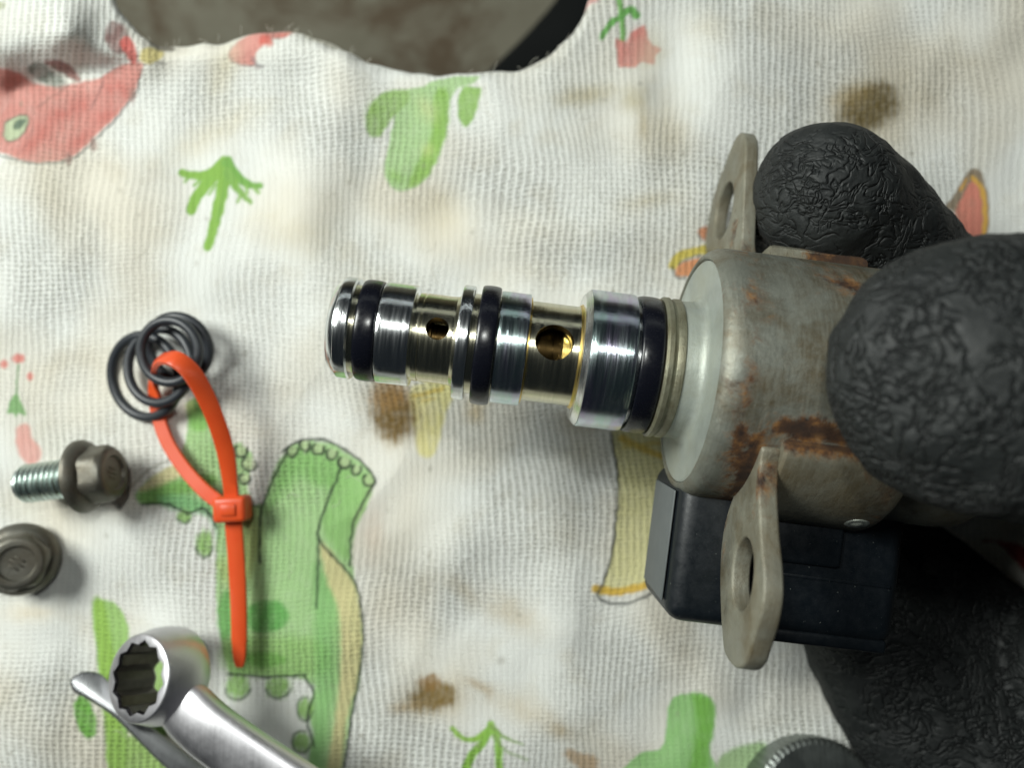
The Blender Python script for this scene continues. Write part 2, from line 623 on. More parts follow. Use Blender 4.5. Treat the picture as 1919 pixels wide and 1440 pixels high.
step = 3.0
xs = np.concatenate([np.arange(-820, -60, 20), np.arange(-60, 1985, step), np.arange(1985, 2800, 20)])
ys = np.concatenate([np.arange(-420, -36, 6.0), np.arange(-36, 1500, step), np.arange(1500, 2150, 20)])
nx, ny = len(xs), len(ys)
# columns share the same rows; rows are parameters t measured from the roll line downwards for the upper part
GX, GY = np.meshgrid(xs, ys)
E = edge_line(GX)
H = cloth_h(GX, np.maximum(GY, E))
k0 = (CAMZ) / FPX
RR = 4.2
te = (E + RR / k0 * 0.9 - GY) * k0                      # mm beyond the start of the roll
roll = te > 0
ang = np.clip(te / RR, 0, math.pi / 2)
py_eff = np.where(roll, E + RR / k0 * 0.9 - (RR * np.sin(ang)) / k0, GY)
drop = np.where(roll, RR * (1 - np.cos(ang)) + np.maximum(te - RR * math.pi / 2, 0), 0)
Hs = H * np.where(roll, np.cos(ang) * 0.8 + 0.2, 1)
kz = (CAMZ - Hs) / FPX
X = (GX - 960) * kz
Y = -(py_eff - 720) * kz
Z = Hs - drop
Y = Y - 0.8 * np.clip(drop - RR, 0, 30) / 30 + np.where(roll, 0.6 * noise3(GX / 40, GY / 40, GX * 0 + 3), 0)

X = X - 0.62 * np.maximum(drop - 1.0, 0) * smooth_((330 - GX) / 60)
# -------- print, painted on the cloth as a colour attribute
N = nx * ny
gx = GX.ravel(); gy = GY.ravel()
wobx = 2.6 * noise3(gx / 14, gy / 14, gx * 0 + 1.3); woby = 2.6 * noise3(gx / 14, gy / 14, gx * 0 + 8.3)
qx = gx + wobx; qy = gy + woby
white = np.array(lin(231, 233, 228))
COL = np.tile(white, (N, 1)).astype(float)
tone = fbm(gx / 300 + 2, gy / 300, gx * 0 + 6, 3)
grime = np.clip(tone * 1.5 + 0.20, 0, 1)[:, None]
COL = COL * (1 - grime * 0.5) + np.array(lin(216, 204, 178)) * grime * 0.5
tone2 = fbm(gx / 70 + 12, gy / 70, gx * 0 + 16, 4)
g2 = np.clip(tone2 * 1.6 - 0.30, 0, 1)[:, None]
COL = COL * (1 - g2 * 0.22) + np.array(lin(196, 186, 160)) * g2 * 0.22
print_mask = np.zeros(N)


def smooth(t):
    t = np.clip(t, 0, 1)
    return t * t * (3 - 2 * t)


def near(x0, y0, x1, y1, pad):
    return np.nonzero((gx > x0 - pad) & (gx < x1 + pad) & (gy > y0 - pad) & (gy < y1 + pad))[0]


def segdist(x, y, pts, cyc):
    d = np.full(len(x), 1e9)
    n = len(pts)
    for i in range(n if cyc else n - 1):
        ax, ay = pts[i][0], pts[i][1]; bx, by = pts[(i + 1) % n][0], pts[(i + 1) % n][1]
        dx, dy = bx - ax, by - ay
        L2 = dx * dx + dy * dy + 1e-9
        t = np.clip(((x - ax) * dx + (y - ay) * dy) / L2, 0, 1)
        d = np.minimum(d, (x - ax - t * dx) ** 2 + (y - ay - t * dy) ** 2)
    return np.sqrt(d)


def fill(pts, col, a=1.0, soft=2.5, sm=True, mod=0.0, edge=None):
    """coloured shape; mod = watercolour mottling"""
    if sm:
        pts = [(p.x, p.y) for p in catmull([(p[0], p[1], 0) for p in pts], 4, True)]
    xsn = [p[0] for p in pts]; ysn = [p[1] for p in pts]
    I = near(min(xsn), min(ysn), max(xsn), max(ysn), 12)
    if not len(I): return
    x, y = qx[I], qy[I]
    ins = np.zeros(len(I), bool)
    n = len(pts)
    for i in range(n):
        ax, ay = pts[i]; bx, by = pts[(i + 1) % n]
        if ay == by: continue
        c = ((ay > y) != (by > y)) & (x < (bx - ax) * (y - ay) / (by - ay) + ax)
        ins ^= c
    d = segdist(x, y, pts, True)
    sd = np.where(ins, -d, d)
    al = smooth((soft - sd) / (2 * soft)) * a
    if mod:
        al = al * (1 - mod * np.clip(fbm(x / 16, y / 22, x * 0 + 3.3, 3) + 0.25, 0, 1))
    c = np.array(lin(*col))
    COL[I] = COL[I] * (1 - al[:, None]) + c * al[:, None]
    print_mask[I] = np.maximum(print_mask[I], al)


def stroke(pts, wd, col, a=1.0, soft=1.6, taper=None, sm=True):
    if sm and len(pts) > 2:
        pts = [(p.x, p.y) for p in catmull([(p[0], p[1], 0) for p in pts], 5)]
    xsn = [p[0] for p in pts]; ysn = [p[1] for p in pts]
    I = near(min(xsn), min(ysn), max(xsn), max(ysn), wd + 6)
    if not len(I): return
    x, y = qx[I], qy[I]
    if taper is None:
        d = segdist(x, y, pts, False) - wd / 2
    else:
        d = np.full(len(I), 1e9)
        m = len(pts)
        for i in range(m - 1):
            f = i / max(1, m - 2)
            wi = wd * (1 - f) + taper * f
            d = np.minimum(d, segdist(x, y, pts[i:i + 2], False) - wi / 2)
    al = smooth((soft - d) / (2 * soft)) * a
    c = np.array(lin(*col))
    COL[I] = COL[I] * (1 - al[:, None]) + c * al[:, None]


def blot(cx, cy, rx, ry, rot, col, a=0.9, rough=0.35, power=2.0):
    I = near(cx - rx * 2, cy - ry * 2, cx + rx * 2, cy + ry * 2, 0)
    x, y = gx[I] - cx, gy[I] - cy
    c_, s_ = math.cos(R(rot)), math.sin(R(rot))
    u_ = (x * c_ + y * s_) / rx; v_ = (-x * s_ + y * c_) / ry
    rr = np.sqrt(u_ * u_ + v_ * v_) + rough * fbm(gx[I] / 22, gy[I] / 22, x * 0 + cx, 3) + 0.10 * np.sin(gx[I] * 2 * math.pi / 12.0)
    if a < 0.8 and max(rx, ry) > 15:
        rr = np.sqrt(u_ * u_ + v_ * v_) + 0.22 * fbm(gx[I] / 30, gy[I] / 30, x * 0 + cx, 4)
        al = np.exp(-1.3 * np.clip(rr, 0, 9) ** 2) * a * 1.0
    else:
        al = smooth((1.32 - rr) / 0.72) * a
    al = al * (0.9 + 0.18 * fbm(gx[I] / 11, gy[I] / 11, x * 0 + 2.0, 2))
    al = np.clip(al, 0, 1)
    c = np.array(lin(*col))
    COL[I] = COL[I] * (1 - al[:, None]) + c * al[:, None]


INK = (50, 56, 54)
G1 = (166, 205, 142); G2 = (132, 180, 88); G3 = (100, 166, 92); BEI = (216, 210, 160)
# pink animal, top left
fill([(-60, 118), (0, 126), (40, 140), (72, 158), (120, 160), (152, 153), (190, 144), (225, 122), (262, 116), (268, 128), (262, 150), (250, 176), (232, 200), (212, 224), (188, 246), (160, 274), (134, 294), (98, 303), (60, 303), (28, 295), (0, 284), (-60, 270)], (208, 140, 130), 0.97, 2.5, True, 0.12)
for b_ in ((80, 245, 22, 14), (110, 215, 26, 16), (150, 200, 30, 16), (60, 270, 30, 12), (200, 215, 30, 14), (232, 170, 12, 24), (150, 262, 28, 12), (205, 165, 20, 12)):
    blot(b_[0], b_[1], b_[2], b_[3], -35, (196, 98, 88), 0.5, 0.5)
blot(8, 150, 40, 26, 0, (196, 132, 122), 0.6, 0.4)
stroke([(-10, 288), (30, 299), (70, 306), (110, 305), (136, 297), (160, 280), (190, 250), (215, 226), (240, 194), (258, 168), (266, 130)], 3.4, INK, 0.75)
stroke([(195, 146), (188, 170), (170, 205)], 4, (150, 108, 104), 0.7)
stroke([(130, 158), (100, 180), (70, 200)], 3, (140, 112, 104), 0.6)
stroke([(62, 240), (50, 270), (35, 288)], 3, (150, 100, 95), 0.5)
for sx_, sy_ in ((252, 178), (178, 272), (132, 298)):
    fill([(sx_ - 6, sy_ - 14), (sx_ + 6, sy_ - 2), (sx_ - 2, sy_ + 12), (sx_ - 10, sy_ + 4)], (150, 120, 112), 0.7)
fill([(8, 252), (10, 232), (28, 218), (48, 216), (54, 228), (44, 250), (26, 264), (12, 262)], (188, 200, 166), 1)
stroke([(8, 252), (10, 232), (28, 218), (48, 216), (54, 228), (44, 250), (26, 264), (12, 262), (8, 252)], 3.5, (110, 100, 92), 0.8)
fill([(26, 236), (32, 226), (46, 222), (48, 230), (38, 240), (28, 242)], (92, 112, 96), 0.9)
fill([(52, 128), (66, 116), (86, 120), (102, 136), (120, 150), (118, 164), (96, 162), (70, 148)], (112, 122, 112), 0.85, 3, True, 0.5)
fill([(84, 114), (110, 112), (132, 124), (152, 146), (144, 152), (120, 138), (98, 126)], (150, 96, 90), 0.85)
fill([(196, 70), (204, 44), (226, 40), (240, 56), (244, 84), (230, 100), (210, 96)], (136, 96, 92), 0.9, 3, True, 0.4)
fill([(224, 78), (240, 64), (252, 84), (258, 110), (250, 120), (238, 104)], (206, 96, 88), 0.9)
fill([(262, 112), (268, 92), (286, 84), (306, 92), (298, 108), (280, 118)], (222, 208, 140), 0.95)
fill([(272, 66), (290, 56), (312, 68), (324, 84), (306, 90), (286, 84)], (98, 92, 78), 0.9, 4)
blot(-20, 8, 26, 14, 0, (150, 160, 90), 0.8)
# pink shape at the top edge
fill([(430, 96), (440, 80), (450, 62), (480, 48), (520, 40), (545, 44), (536, 62), (512, 70), (512, 86), (492, 88), (480, 100), (480, 122), (458, 120), (434, 114)], (212, 146, 136), 0.97)
blot(496, 74, 13, 12, 0, (208, 92, 78), 0.8); blot(530, 52, 18, 12, 0, (212, 108, 100), 0.7); blot(462, 100, 12, 20, 20, (205, 135, 128), 0.5)
stroke([(434, 84), (430, 100), (440, 116), (462, 122), (486, 126)], 3.4, (150, 128, 128), 0.7)
stroke([(474, 108), (482, 120), (494, 124)], 5, (120, 110, 116), 0.7)
# palms
def palm(o, sc_=1.0):
    X0, Y0 = o
    T = lambda pts: [(X0 + a * sc_, Y0 + b2 * sc_) for a, b2 in pts]
    g_ = (138, 182, 84)
    stroke(T([(5, 5), (-4, 60), (-16, 110), (-30, 160)]), 27, g_, 1, 2.0, taper=17)
    stroke(T([(0, 0), (-20, 22), (-46, 28), (-78, 22)]), 21, g_, 1, 2.0, taper=15)
    stroke(T([(-2, 14), (-30, 40), (-50, 66), (-62, 92)]), 22, g_, 1, 2.0, taper=20)
    stroke(T([(6, 2), (26, 28), (46, 44), (68, 46)]), 22, (122, 172, 84), 1, 2.0, taper=11)
    stroke(T([(8, 22), (26, 52), (50, 78)]), 18, (134, 178, 92), 1, 2.0, taper=9)
    for q in ((-24, 30, -34, 44), (-44, 36, -56, 46), (-16, 44, -28, 62), (-40, 64, -52, 70), (24, 34, 22, 50), (42, 48, 44, 60), (30, 66, 26, 76), (-60, 28, -72, 38), (56, 52, 66, 60)):
        stroke(T([(q[0], q[1]), (q[2], q[3])]), 5.5, (134, 180, 84), 0.9, 2.0, sm=False)
    stroke(T([(4, 20), (0, 60), (-12, 110)]), 5, (108, 156, 78), 0.5, 2.0)
palm((420, 302))
stroke([(848, 1366), (866, 1384), (890, 1386), (914, 1372)], 9, (150, 198, 84), 1, 2, taper=13)
stroke([(920, 1362), (906, 1392), (886, 1415), (872, 1450)], 14, (142, 192, 82), 1, 2, taper=18)
stroke([(920, 1360), (934, 1395), (936, 1450)], 15, (150, 200, 90), 1, 2, taper=13)
stroke([(922, 1362), (948, 1384), (982, 1396)], 8, (136, 170, 92), 1, 2, taper=3)
stroke([(926, 1380), (950, 1408), (990, 1426)], 7, (140, 168, 104), 0.9, 2, taper=3)
# cactus, top centre
fill([(745, 192), (762, 168), (800, 158), (842, 142), (895, 136), (890, 152), (852, 172), (842, 200), (838, 242), (824, 288), (804, 328), (784, 348), (760, 358), (738, 352), (725, 334), (722, 308), (728, 278), (735, 240), (742, 212)], (172, 204, 148), 1, 3, True, 0.08)
fill([(764, 168), (722, 172), (700, 188), (688, 214), (686, 240), (696, 255), (714, 254), (726, 238), (742, 214), (764, 192)], (158, 192, 122), 1, 3, True, 0.2)
fill([(866, 166), (858, 190), (860, 216), (868, 234), (878, 236), (892, 212), (903, 168), (886, 160)], (152, 190, 112), 1, 3, True, 0.1)
fill([(820, 168), (840, 172), (840, 238), (826, 284), (806, 324), (786, 344), (766, 350), (776, 318), (798, 278), (812, 236), (812, 196)], (142, 186, 88), 0.9, 6, True, 0.2)
blot(800, 205, 30, 18, 60, (196, 208, 150), 0.7); blot(802, 282, 14, 16, 0, (196, 212, 140), 0.7); blot(696, 210, 12, 26, 10, (146, 184, 92), 0.6)
blot(742, 330, 22, 12, 30, (140, 186, 86), 0.6)
# flower, top right of centre
stroke([(1158, -12), (1166, 30), (1168, 74)], 10, (128, 182, 104), 1)
stroke([(1164, 30), (1144, 46), (1128, 70)], 13, (112, 176, 92), 1, 2, taper=10)
stroke([(1164, 28), (1180, 18), (1192, 28)], 11, (112, 176, 92), 1, 2, taper=17)
fill([(1154, 72), (1176, 78), (1182, 60), (1208, 46), (1214, 72), (1224, 84), (1240, 92), (1228, 106), (1226, 122), (1204, 116), (1190, 126), (1160, 126), (1156, 100)], (214, 140, 130), 0.97, 2, False, 0.1)
blot(1196, 62, 16, 12, -40, (220, 128, 122), 0.6)
blot(1112, -6, 12, 12, 0, (222, 140, 140), 0.8)
# orange tail, right
fill([(1826, 316), (1842, 326), (1853, 380), (1853, 430), (1842, 450), (1800, 446), (1790, 400), (1772, 388), (1796, 352), (1810, 328)], (136, 118, 92), 0.9, 3)
fill([(1822, 338), (1836, 350), (1842, 400), (1838, 446), (1812, 440), (1792, 402), (1806, 366)], (222, 140, 122), 1, 3, True, 0.2)
stroke([(1824, 334), (1840, 352), (1847, 400), (1845, 438)], 9, (226, 178, 84), 0.95)
stroke([(1812, 336), (1800, 356)], 6, (222, 170, 80), 0.8)
# yellow and orange beside the can
stroke([(1262, 497), (1276, 480), (1318, 468), (1350, 470)], 17, (214, 196, 84), 0.95)
fill([(1266, 508), (1276, 494), (1300, 486), (1340, 484), (1340, 515), (1276, 518)], (226, 152, 102), 0.95)
stroke([(1260, 500), (1268, 518), (1282, 522)], 4, INK, 0.8); stroke([(1272, 494), (1300, 482), (1330, 478)], 3, INK, 0.7)
fill([(1308, 436), (1318, 424), (1340, 426), (1340, 452), (1318, 448)], (206, 132, 86), 0.9)
stroke([(1306, 440), (1318, 452)], 3, INK, 0.6)
# yellow blob, stains and grey patches under the spool
fill([(768, 735), (800, 715), (852, 700), (852, 735), (836, 775), (826, 815), (812, 854), (786, 852), (776, 800)], (228, 222, 150), 0.9, 5, True, 0.25)
stroke([(776, 742), (800, 738), (830, 728)], 9, (212, 186, 74), 0.75, 3)
stroke([(790, 752), (815, 748)], 6, (216, 192, 90), 0.6, 3)
blot(738, 790, 75, 85, 0, (206, 184, 142), 0.4, 0.3)
blot(738, 778, 42, 52, -10, (120, 94, 40), 1.0, 0.18); blot(730, 740, 38, 30, 0, (160, 124, 72), 0.8, 0.3)
blot(892, 772, 24, 26, 0, (200, 178, 130), 0.75)
blot(1075, 790, 60, 26, 15, (156, 144, 118), 0.55, 0.6); blot(1100, 850, 60, 34, 0, (190, 184, 160), 0.5, 0.6)
blot(1060, 1000, 50, 50, 0, (206, 198, 176), 0.4, 0.7)
# yellow animal under the valve
fill([(1146, 806), (1200, 800), (1290, 806), (1290, 1080), (1228, 1088), (1196, 1098), (1150, 1112), (1124, 1118), (1140, 1066), (1154, 1000), (1160, 930), (1156, 870)], (220, 216, 160), 0.97, 2.5, False, 0.1)
stroke([(1165, 822), (1195, 836), (1240, 856)], 13, (214, 184, 70), 0.8, 4); stroke([(1170, 838), (1240, 830)], 8, (220, 200, 110), 0.7, 4)
stroke([(1116, 1104), (1150, 1110), (1190, 1104), (1232, 1090), (1260, 1080)], 15, (222, 184, 72), 0.95, 2)
stroke([(1146, 810), (1156, 870), (1158, 940), (1152, 1010), (1140, 1066), (1122, 1112)], 5, INK, 0.85)
stroke([(1122, 1108), (1126, 1124), (1150, 1132), (1180, 1130), (1206, 1120), (1240, 1104)], 5, INK, 0.85)
# big green animal
body = [(254, 926), (274, 902), (310, 880), (340, 868), (352, 800), (350, 756), (366, 746), (386, 758), (400, 826), (420, 836), (452, 830), (474, 852), (470, 884), (464, 916), (474, 946), (494, 944), (502, 912), (524, 862), (548, 834), (584, 826), (622, 832), (654, 852), (690, 876), (703, 904), (688, 950), (666, 992), (658, 1040), (666, 1090), (680, 1180), (676, 1276), (656, 1350), (640, 1460), (574, 1460), (588, 1380), (578, 1330), (590, 1286), (560, 1270), (500, 1268), (430, 1265), (415, 1210), (405, 1120), (405, 1050), (408, 990), (388, 952), (360, 962), (330, 950), (300, 946), (262, 946)]
fill(body, (168, 206, 144), 1, 3, False, 0.08)
fill([(262, 918), (300, 884), (338, 868), (350, 880), (320, 904), (284, 920)], (218, 208, 160), 0.9, 5)
fill([(258, 930), (300, 908), (340, 900), (400, 892), (400, 910), (340, 930), (280, 946)], (112, 172, 72), 0.75, 8)
fill([(300, 930), (360, 930), (400, 960), (408, 1010), (390, 970), (350, 962), (310, 950)], (122, 184, 122), 0.8, 8)
fill([(352, 760), (366, 748), (384, 760), (390, 800), (360, 806)], (136, 196, 98), 0.8, 6)
fill([(524, 870), (560, 842), (600, 850), (640, 872), (625, 920), (560, 900), (520, 940), (500, 960)], (124, 186, 92), 0.6, 14, True, 0.2)
fill([(640, 880), (668, 884), (700, 900), (684, 950), (662, 1000), (655, 1050), (620, 1020), (604, 980), (618, 930)], (140, 190, 110), 0.75, 8, True, 0.2)
fill([(408, 1060), (440, 1030), (470, 950), (490, 1000), (470, 1080), (430, 1100)], (176, 192, 112), 0.6, 14)
fill([(408, 1150), (420, 1110), (440, 1120), (440, 1170), (425, 1200), (412, 1190)], (110, 176, 96), 0.85, 6)
fill([(466, 1140), (500, 1126), (536, 1136), (538, 1170), (510, 1186), (470, 1180)], (98, 170, 84), 0.9, 5, True, 0.2)
fill([(460, 1230), (500, 1222), (534, 1232), (530, 1246), (480, 1252)], (104, 174, 84), 0.85, 5)
fill([(430, 1200), (600, 1200), (600, 1264), (430, 1262)], (144, 194, 96), 0.5, 14)
fill([(588, 1060), (620, 1090), (640, 1150), (640, 1240), (620, 1340), (600, 1440), (578, 1440), (590, 1300), (590, 1180)], (126, 188, 108), 0.6, 12)
fill([(600, 1016), (640, 1060), (668, 1104), (679, 1180), (673, 1270), (650, 1350), (638, 1460), (612, 1460), (628, 1350), (640, 1240), (636, 1150), (614, 1090)], (218, 208, 154), 0.92, 6, True, 0.08)
for sx_, sy_, rx_, ry_ in ((346, 968, 14, 13), (384, 1020, 17, 26), (446, 1288, 24, 24), (522, 1288, 24, 22), (572, 1330, 15, 22), (566, 1392, 18, 20), (575, 1448, 16, 16)):
    blot(sx_, sy_, rx_, ry_, 0, (138, 186, 92), 0.95, 0.15)
    pts = [(sx_ + rx_ * math.cos(a_), sy_ + ry_ * math.sin(a_)) for a_ in np.linspace(0.2, math.pi - 0.2 if sx_ < 560 else 1.6 * math.pi, 9)]
    stroke(pts, 4, (70, 88, 66), 0.85)
for sx_, sy_, r_ in ((548, 846, 10), (572, 836, 10), (597, 842, 11), (622, 852, 10), (646, 868, 11), (668, 880, 9), (692, 900, 11), (452, 846, 12), (468, 870, 13), (460, 898, 10)):
    fill([(sx_ + r_ * math.cos(a_), sy_ + r_ * math.sin(a_)) for a_ in np.linspace(0, 5.6, 7)], (190, 202, 160), 0.5)
    stroke([(sx_ + r_ * math.cos(a_), sy_ + r_ * math.sin(a_)) for a_ in np.linspace(-0.4, math.pi + 1.0, 9)], 5, (36, 52, 38), 0.95)
stroke([(530, 846), (560, 828), (600, 824), (640, 840), (680, 868), (704, 902)], 5, (46, 62, 46), 0.92)
stroke([(538, 850), (512, 900), (492, 950), (486, 1000), (488, 1056)], 5, (46, 62, 46), 0.92)
stroke([(640, 878), (618, 930), (602, 976), (598, 1012), (634, 1054), (664, 1090), (679, 1150), (678, 1240), (660, 1340), (646, 1440)], 5, (46, 62, 46), 0.92)
stroke([(703, 906), (676, 950), (660, 994), (656, 1060)], 5, (46, 62, 46), 0.92)
stroke([(596, 1012), (597, 1060), (594, 1140)], 5, (46, 62, 46), 0.92)
stroke([(428, 1264), (500, 1270), (570, 1266)], 5, (46, 62, 46), 0.92)
stroke([(570, 1268), (588, 1300), (576, 1350), (590, 1400)], 5, (46, 62, 46), 0.92)
stroke([(266, 946), (310, 944), (352, 962), (384, 954), (408, 990)], 5, (46, 62, 46), 0.92)
stroke([(230, 930), (280, 880), (330, 858)], 4, (130, 128, 108), 0.6)
stroke([(462, 944), (492, 952)], 5, (76, 104, 70), 0.8)
fill([(262, 1236), (300, 1240), (326, 1290), (322, 1350), (296, 1400), (266, 1380), (256, 1300)], (158, 200, 110), 0.9, 4)
# leaves, bottom left
fill([(174, 1130), (196, 1126), (218, 1134), (236, 1160), (244, 1220), (240, 1290), (236, 1460), (206, 1460), (198, 1360), (186, 1260), (178, 1190)], (162, 202, 120), 1, 3, True, 0.05)
fill([(174, 1130), (194, 1128), (206, 1180), (222, 1280), (232, 1460), (206, 1460), (196, 1360), (184, 1240)], (152, 194, 86), 0.9, 6)
fill([(140, 1318), (150, 1304), (166, 1312), (180, 1346), (180, 1376), (166, 1386), (148, 1366), (140, 1340)], (116, 174, 78), 1, 3, True, 0.15)
fill([(206, 1370), (230, 1376), (300, 1400), (330, 1470), (214, 1470)], (158, 200, 100), 0.9, 4, True, 0.1)
# cactus, bottom right
fill([(1250, 1362), (1254, 1322), (1272, 1304), (1300, 1300), (1328, 1306), (1340, 1326), (1337, 1370), (1330, 1410), (1340, 1470), (1160, 1470), (1180, 1432), (1204, 1412), (1240, 1402)], (152, 202, 130), 1, 2.5, True, 0.08)
fill([(1300, 1303), (1328, 1308), (1339, 1328), (1336, 1372), (1328, 1420), (1330, 1460), (1290, 1460), (1300, 1400), (1304, 1350)], (120, 184, 72), 0.85, 8, True, 0.2)
fill([(1350, 1420), (1400, 1396), (1440, 1400), (1440, 1470), (1350, 1470)], (140, 180, 110), 0.8, 6)
# stains and brown patches
blot(1625, 200, 95, 75, -22, (196, 178, 136), 0.5, 0.3)
blot(1628, 200, 62, 46, -22, (100, 84, 36), 1.0, 0.20)
blot(1590, 180, 50, 26, -20, (190, 168, 120), 0.5, 0.6)
blot(812, 1310, 85, 52, 0, (206, 188, 150), 0.45, 0.3)
blot(812, 1308, 44, 30, -8, (128, 104, 48), 1.0, 0.28); blot(806, 1280, 20, 16, 0, (150, 116, 64), 0.9, 0.5); blot(760, 1326, 34, 12, -10, (184, 158, 112), 0.7, 0.6)
blot(895, 1284, 26, 9, 28, (176, 152, 112), 0.7, 0.5); blot(918, 1300, 10, 16, 0, (180, 158, 120), 0.5, 0.5)
blot(985, 1335, 90, 30, 24, (206, 190, 156), 0.55, 0.6); blot(1050, 1370, 22, 16, 30, (184, 164, 124), 0.7, 0.5); blot(1096, 1430, 40, 16, 28, (176, 142, 96), 0.8, 0.5)
blot(870, 1110, 20, 40, -40, (188, 172, 140), 0.5, 0.6); blot(960, 1150, 70, 34, 32, (206, 190, 158), 0.6, 0.6); blot(700, 1000, 26, 60, 0, (205, 182, 160), 0.45, 0.6)
blot(1100, 178, 70, 20, -8, (196, 184, 146), 0.75, 0.5); blot(1190, 186, 26, 28, 20, (188, 176, 134), 0.7, 0.5); blot(1207, 232, 14, 42, -4, (176, 158, 112), 0.6, 0.6)
blot(1220, 100, 30, 60, 20, (205, 198, 172), 0.5, 0.6); blot(1330, 50, 60, 36, 0, (208, 200, 176), 0.5, 0.6); blot(1220, 375, 60, 18, -8, (196, 184, 150), 0.55, 0.6)
blot(1245, 240, 46, 90, 0, (216, 206, 178), 0.5, 0.6); blot(400, 250, 120, 34, -30, (226, 218, 192), 0.6, 0.5); blot(420, 130, 26, 70, 20, (222, 214, 186), 0.6, 0.5)
blot(595, 60, 60, 14, 14, (196, 190, 160), 0.6, 0.5); blot(560, 440, 100, 50, 20, (216, 206, 178), 0.55, 0.5); blot(690, 560, 80, 60, 0, (216, 208, 182), 0.5, 0.5); blot(830, 400, 60, 60, 0, (218, 208, 180), 0.5, 0.5)
blot(90, 350, 40, 60, 0, (206, 200, 180), 0.4, 0.6); blot(390, 668, 10, 18, 0, (170, 140, 110), 0.6, 0.5); blot(355, 760, 26, 14, -50, (170, 140, 110), 0.5, 0.5)  # last two are brown patches beside the rings
blot(640, 1210, 16, 100, 0, (214, 200, 160), 0.2, 0.5); blot(940, 1240, 8, 10, 0, (150, 145, 130), 0.4, 0.5)
blot(60, 1150, 60, 20, 0, (214, 196, 160), 0.5, 0.6); blot(250, 905, 20, 40, 10, (108, 90, 66), 0.5, 0.6)  # last is a dark brown patch beside the bolt head
# small flower, left
for c3 in ((35, 672, 12, 9), (8, 683, 9, 8), (57, 706, 7, 8)):
    blot(c3[0], c3[1], c3[2], c3[3], 0, (222, 118, 108), 0.9, 0.1)
stroke([(34, 684), (32, 720), (30, 746)], 5, (150, 176, 140), 0.9)
fill([(30, 738), (42, 756), (48, 778), (34, 774), (30, 782), (24, 774), (14, 776), (18, 756)], (132, 178, 116), 0.95)
fill([(32, 800), (54, 796), (62, 822), (78, 844), (74, 862), (56, 872), (38, 854), (30, 828)], (226, 164, 154), 0.9, 4, True, 0.1)
# red and white animal half under the hand, its red darkened to stand for shade
fill([(1842, 1016), (1870, 1018), (1930, 1080), (1990, 1130), (1990, 1070), (1910, 1020)], (170, 48, 46), 0.95, 4)
COL = np.where(print_mask[:, None] > 0, COL, COL)
# loose specks
for _ in range(90):
    sx_, sy_ = _rng.uniform(0, 1900), _rng.uniform(60, 1440)
    blot(sx_, sy_, _rng.uniform(3, 6), _rng.uniform(3, 6), 0, (150, 146, 130), _rng.uniform(0.2, 0.6), 0.3)

me = bpy.data.meshes.new("printed_cloth")
verts = np.stack([X.ravel(), Y.ravel(), Z.ravel()], 1) * MM
idx = np.arange(N).reshape(ny, nx)
quads = np.stack([idx[1:, :-1].ravel(), idx[1:, 1:].ravel(), idx[:-1, 1:].ravel(), idx[:-1, :-1].ravel()], 1)
me.vertices.add(N); me.vertices.foreach_set('co', verts.ravel().astype(np.float32))
nq = len(quads)
me.loops.add(nq * 4); me.polygons.add(nq)
me.loops.foreach_set('vertex_index', quads.ravel().astype(np.int32))
me.polygons.foreach_set('loop_start', np.arange(0, nq * 4, 4, dtype=np.int32))
me.update(calc_edges=True); me.validate()
ca = me.color_attributes.new("print", 'FLOAT_COLOR', 'POINT')
ca.data.foreach_set('color', np.concatenate([np.clip(COL, 0, 1), np.ones((N, 1))], 1).ravel().astype(np.float32))
wv = np.clip(0.45 + 1.3 * fbm(gx / 260 + 40, gy / 260, gx * 0 + 2, 2) + 0.45 * np.exp(-(((gx - 1050) / 330) ** 2 + ((gy - 950) / 260) ** 2)) + 0.35 * np.exp(-(((gx - 1300) / 380) ** 2 + ((gy - 200) / 300) ** 2)) + 0.4 * np.exp(-(((gx - 40) / 140) ** 2 + ((gy - 1380) / 200) ** 2)), 0.12, 1)
float_attr(me, "weave", wv)
uvl = me.uv_layers.new(name="UVMap")
U_ = (gx * k0 + 1.6 * fbm(gx / 420, gy / 420, gx * 0 + 4.4, 2) * 2) / 100
V_ = (-gy * k0 + 1.6 * fbm(gx / 420, gy / 420, gx * 0 + 14.4, 2) * 2) / 100
uvs = np.stack([U_, V_], 1)[quads.ravel()]
uvl.data.foreach_set('uv', uvs.ravel().astype(np.float32))
me.shade_smooth()
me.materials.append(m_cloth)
cloth = bpy.data.objects.new("printed_cloth", me)
C.objects.link(cloth)
tag(cloth, "stained white muslin cloth printed with green cacti and dinosaurs, spread under everything", "cloth")

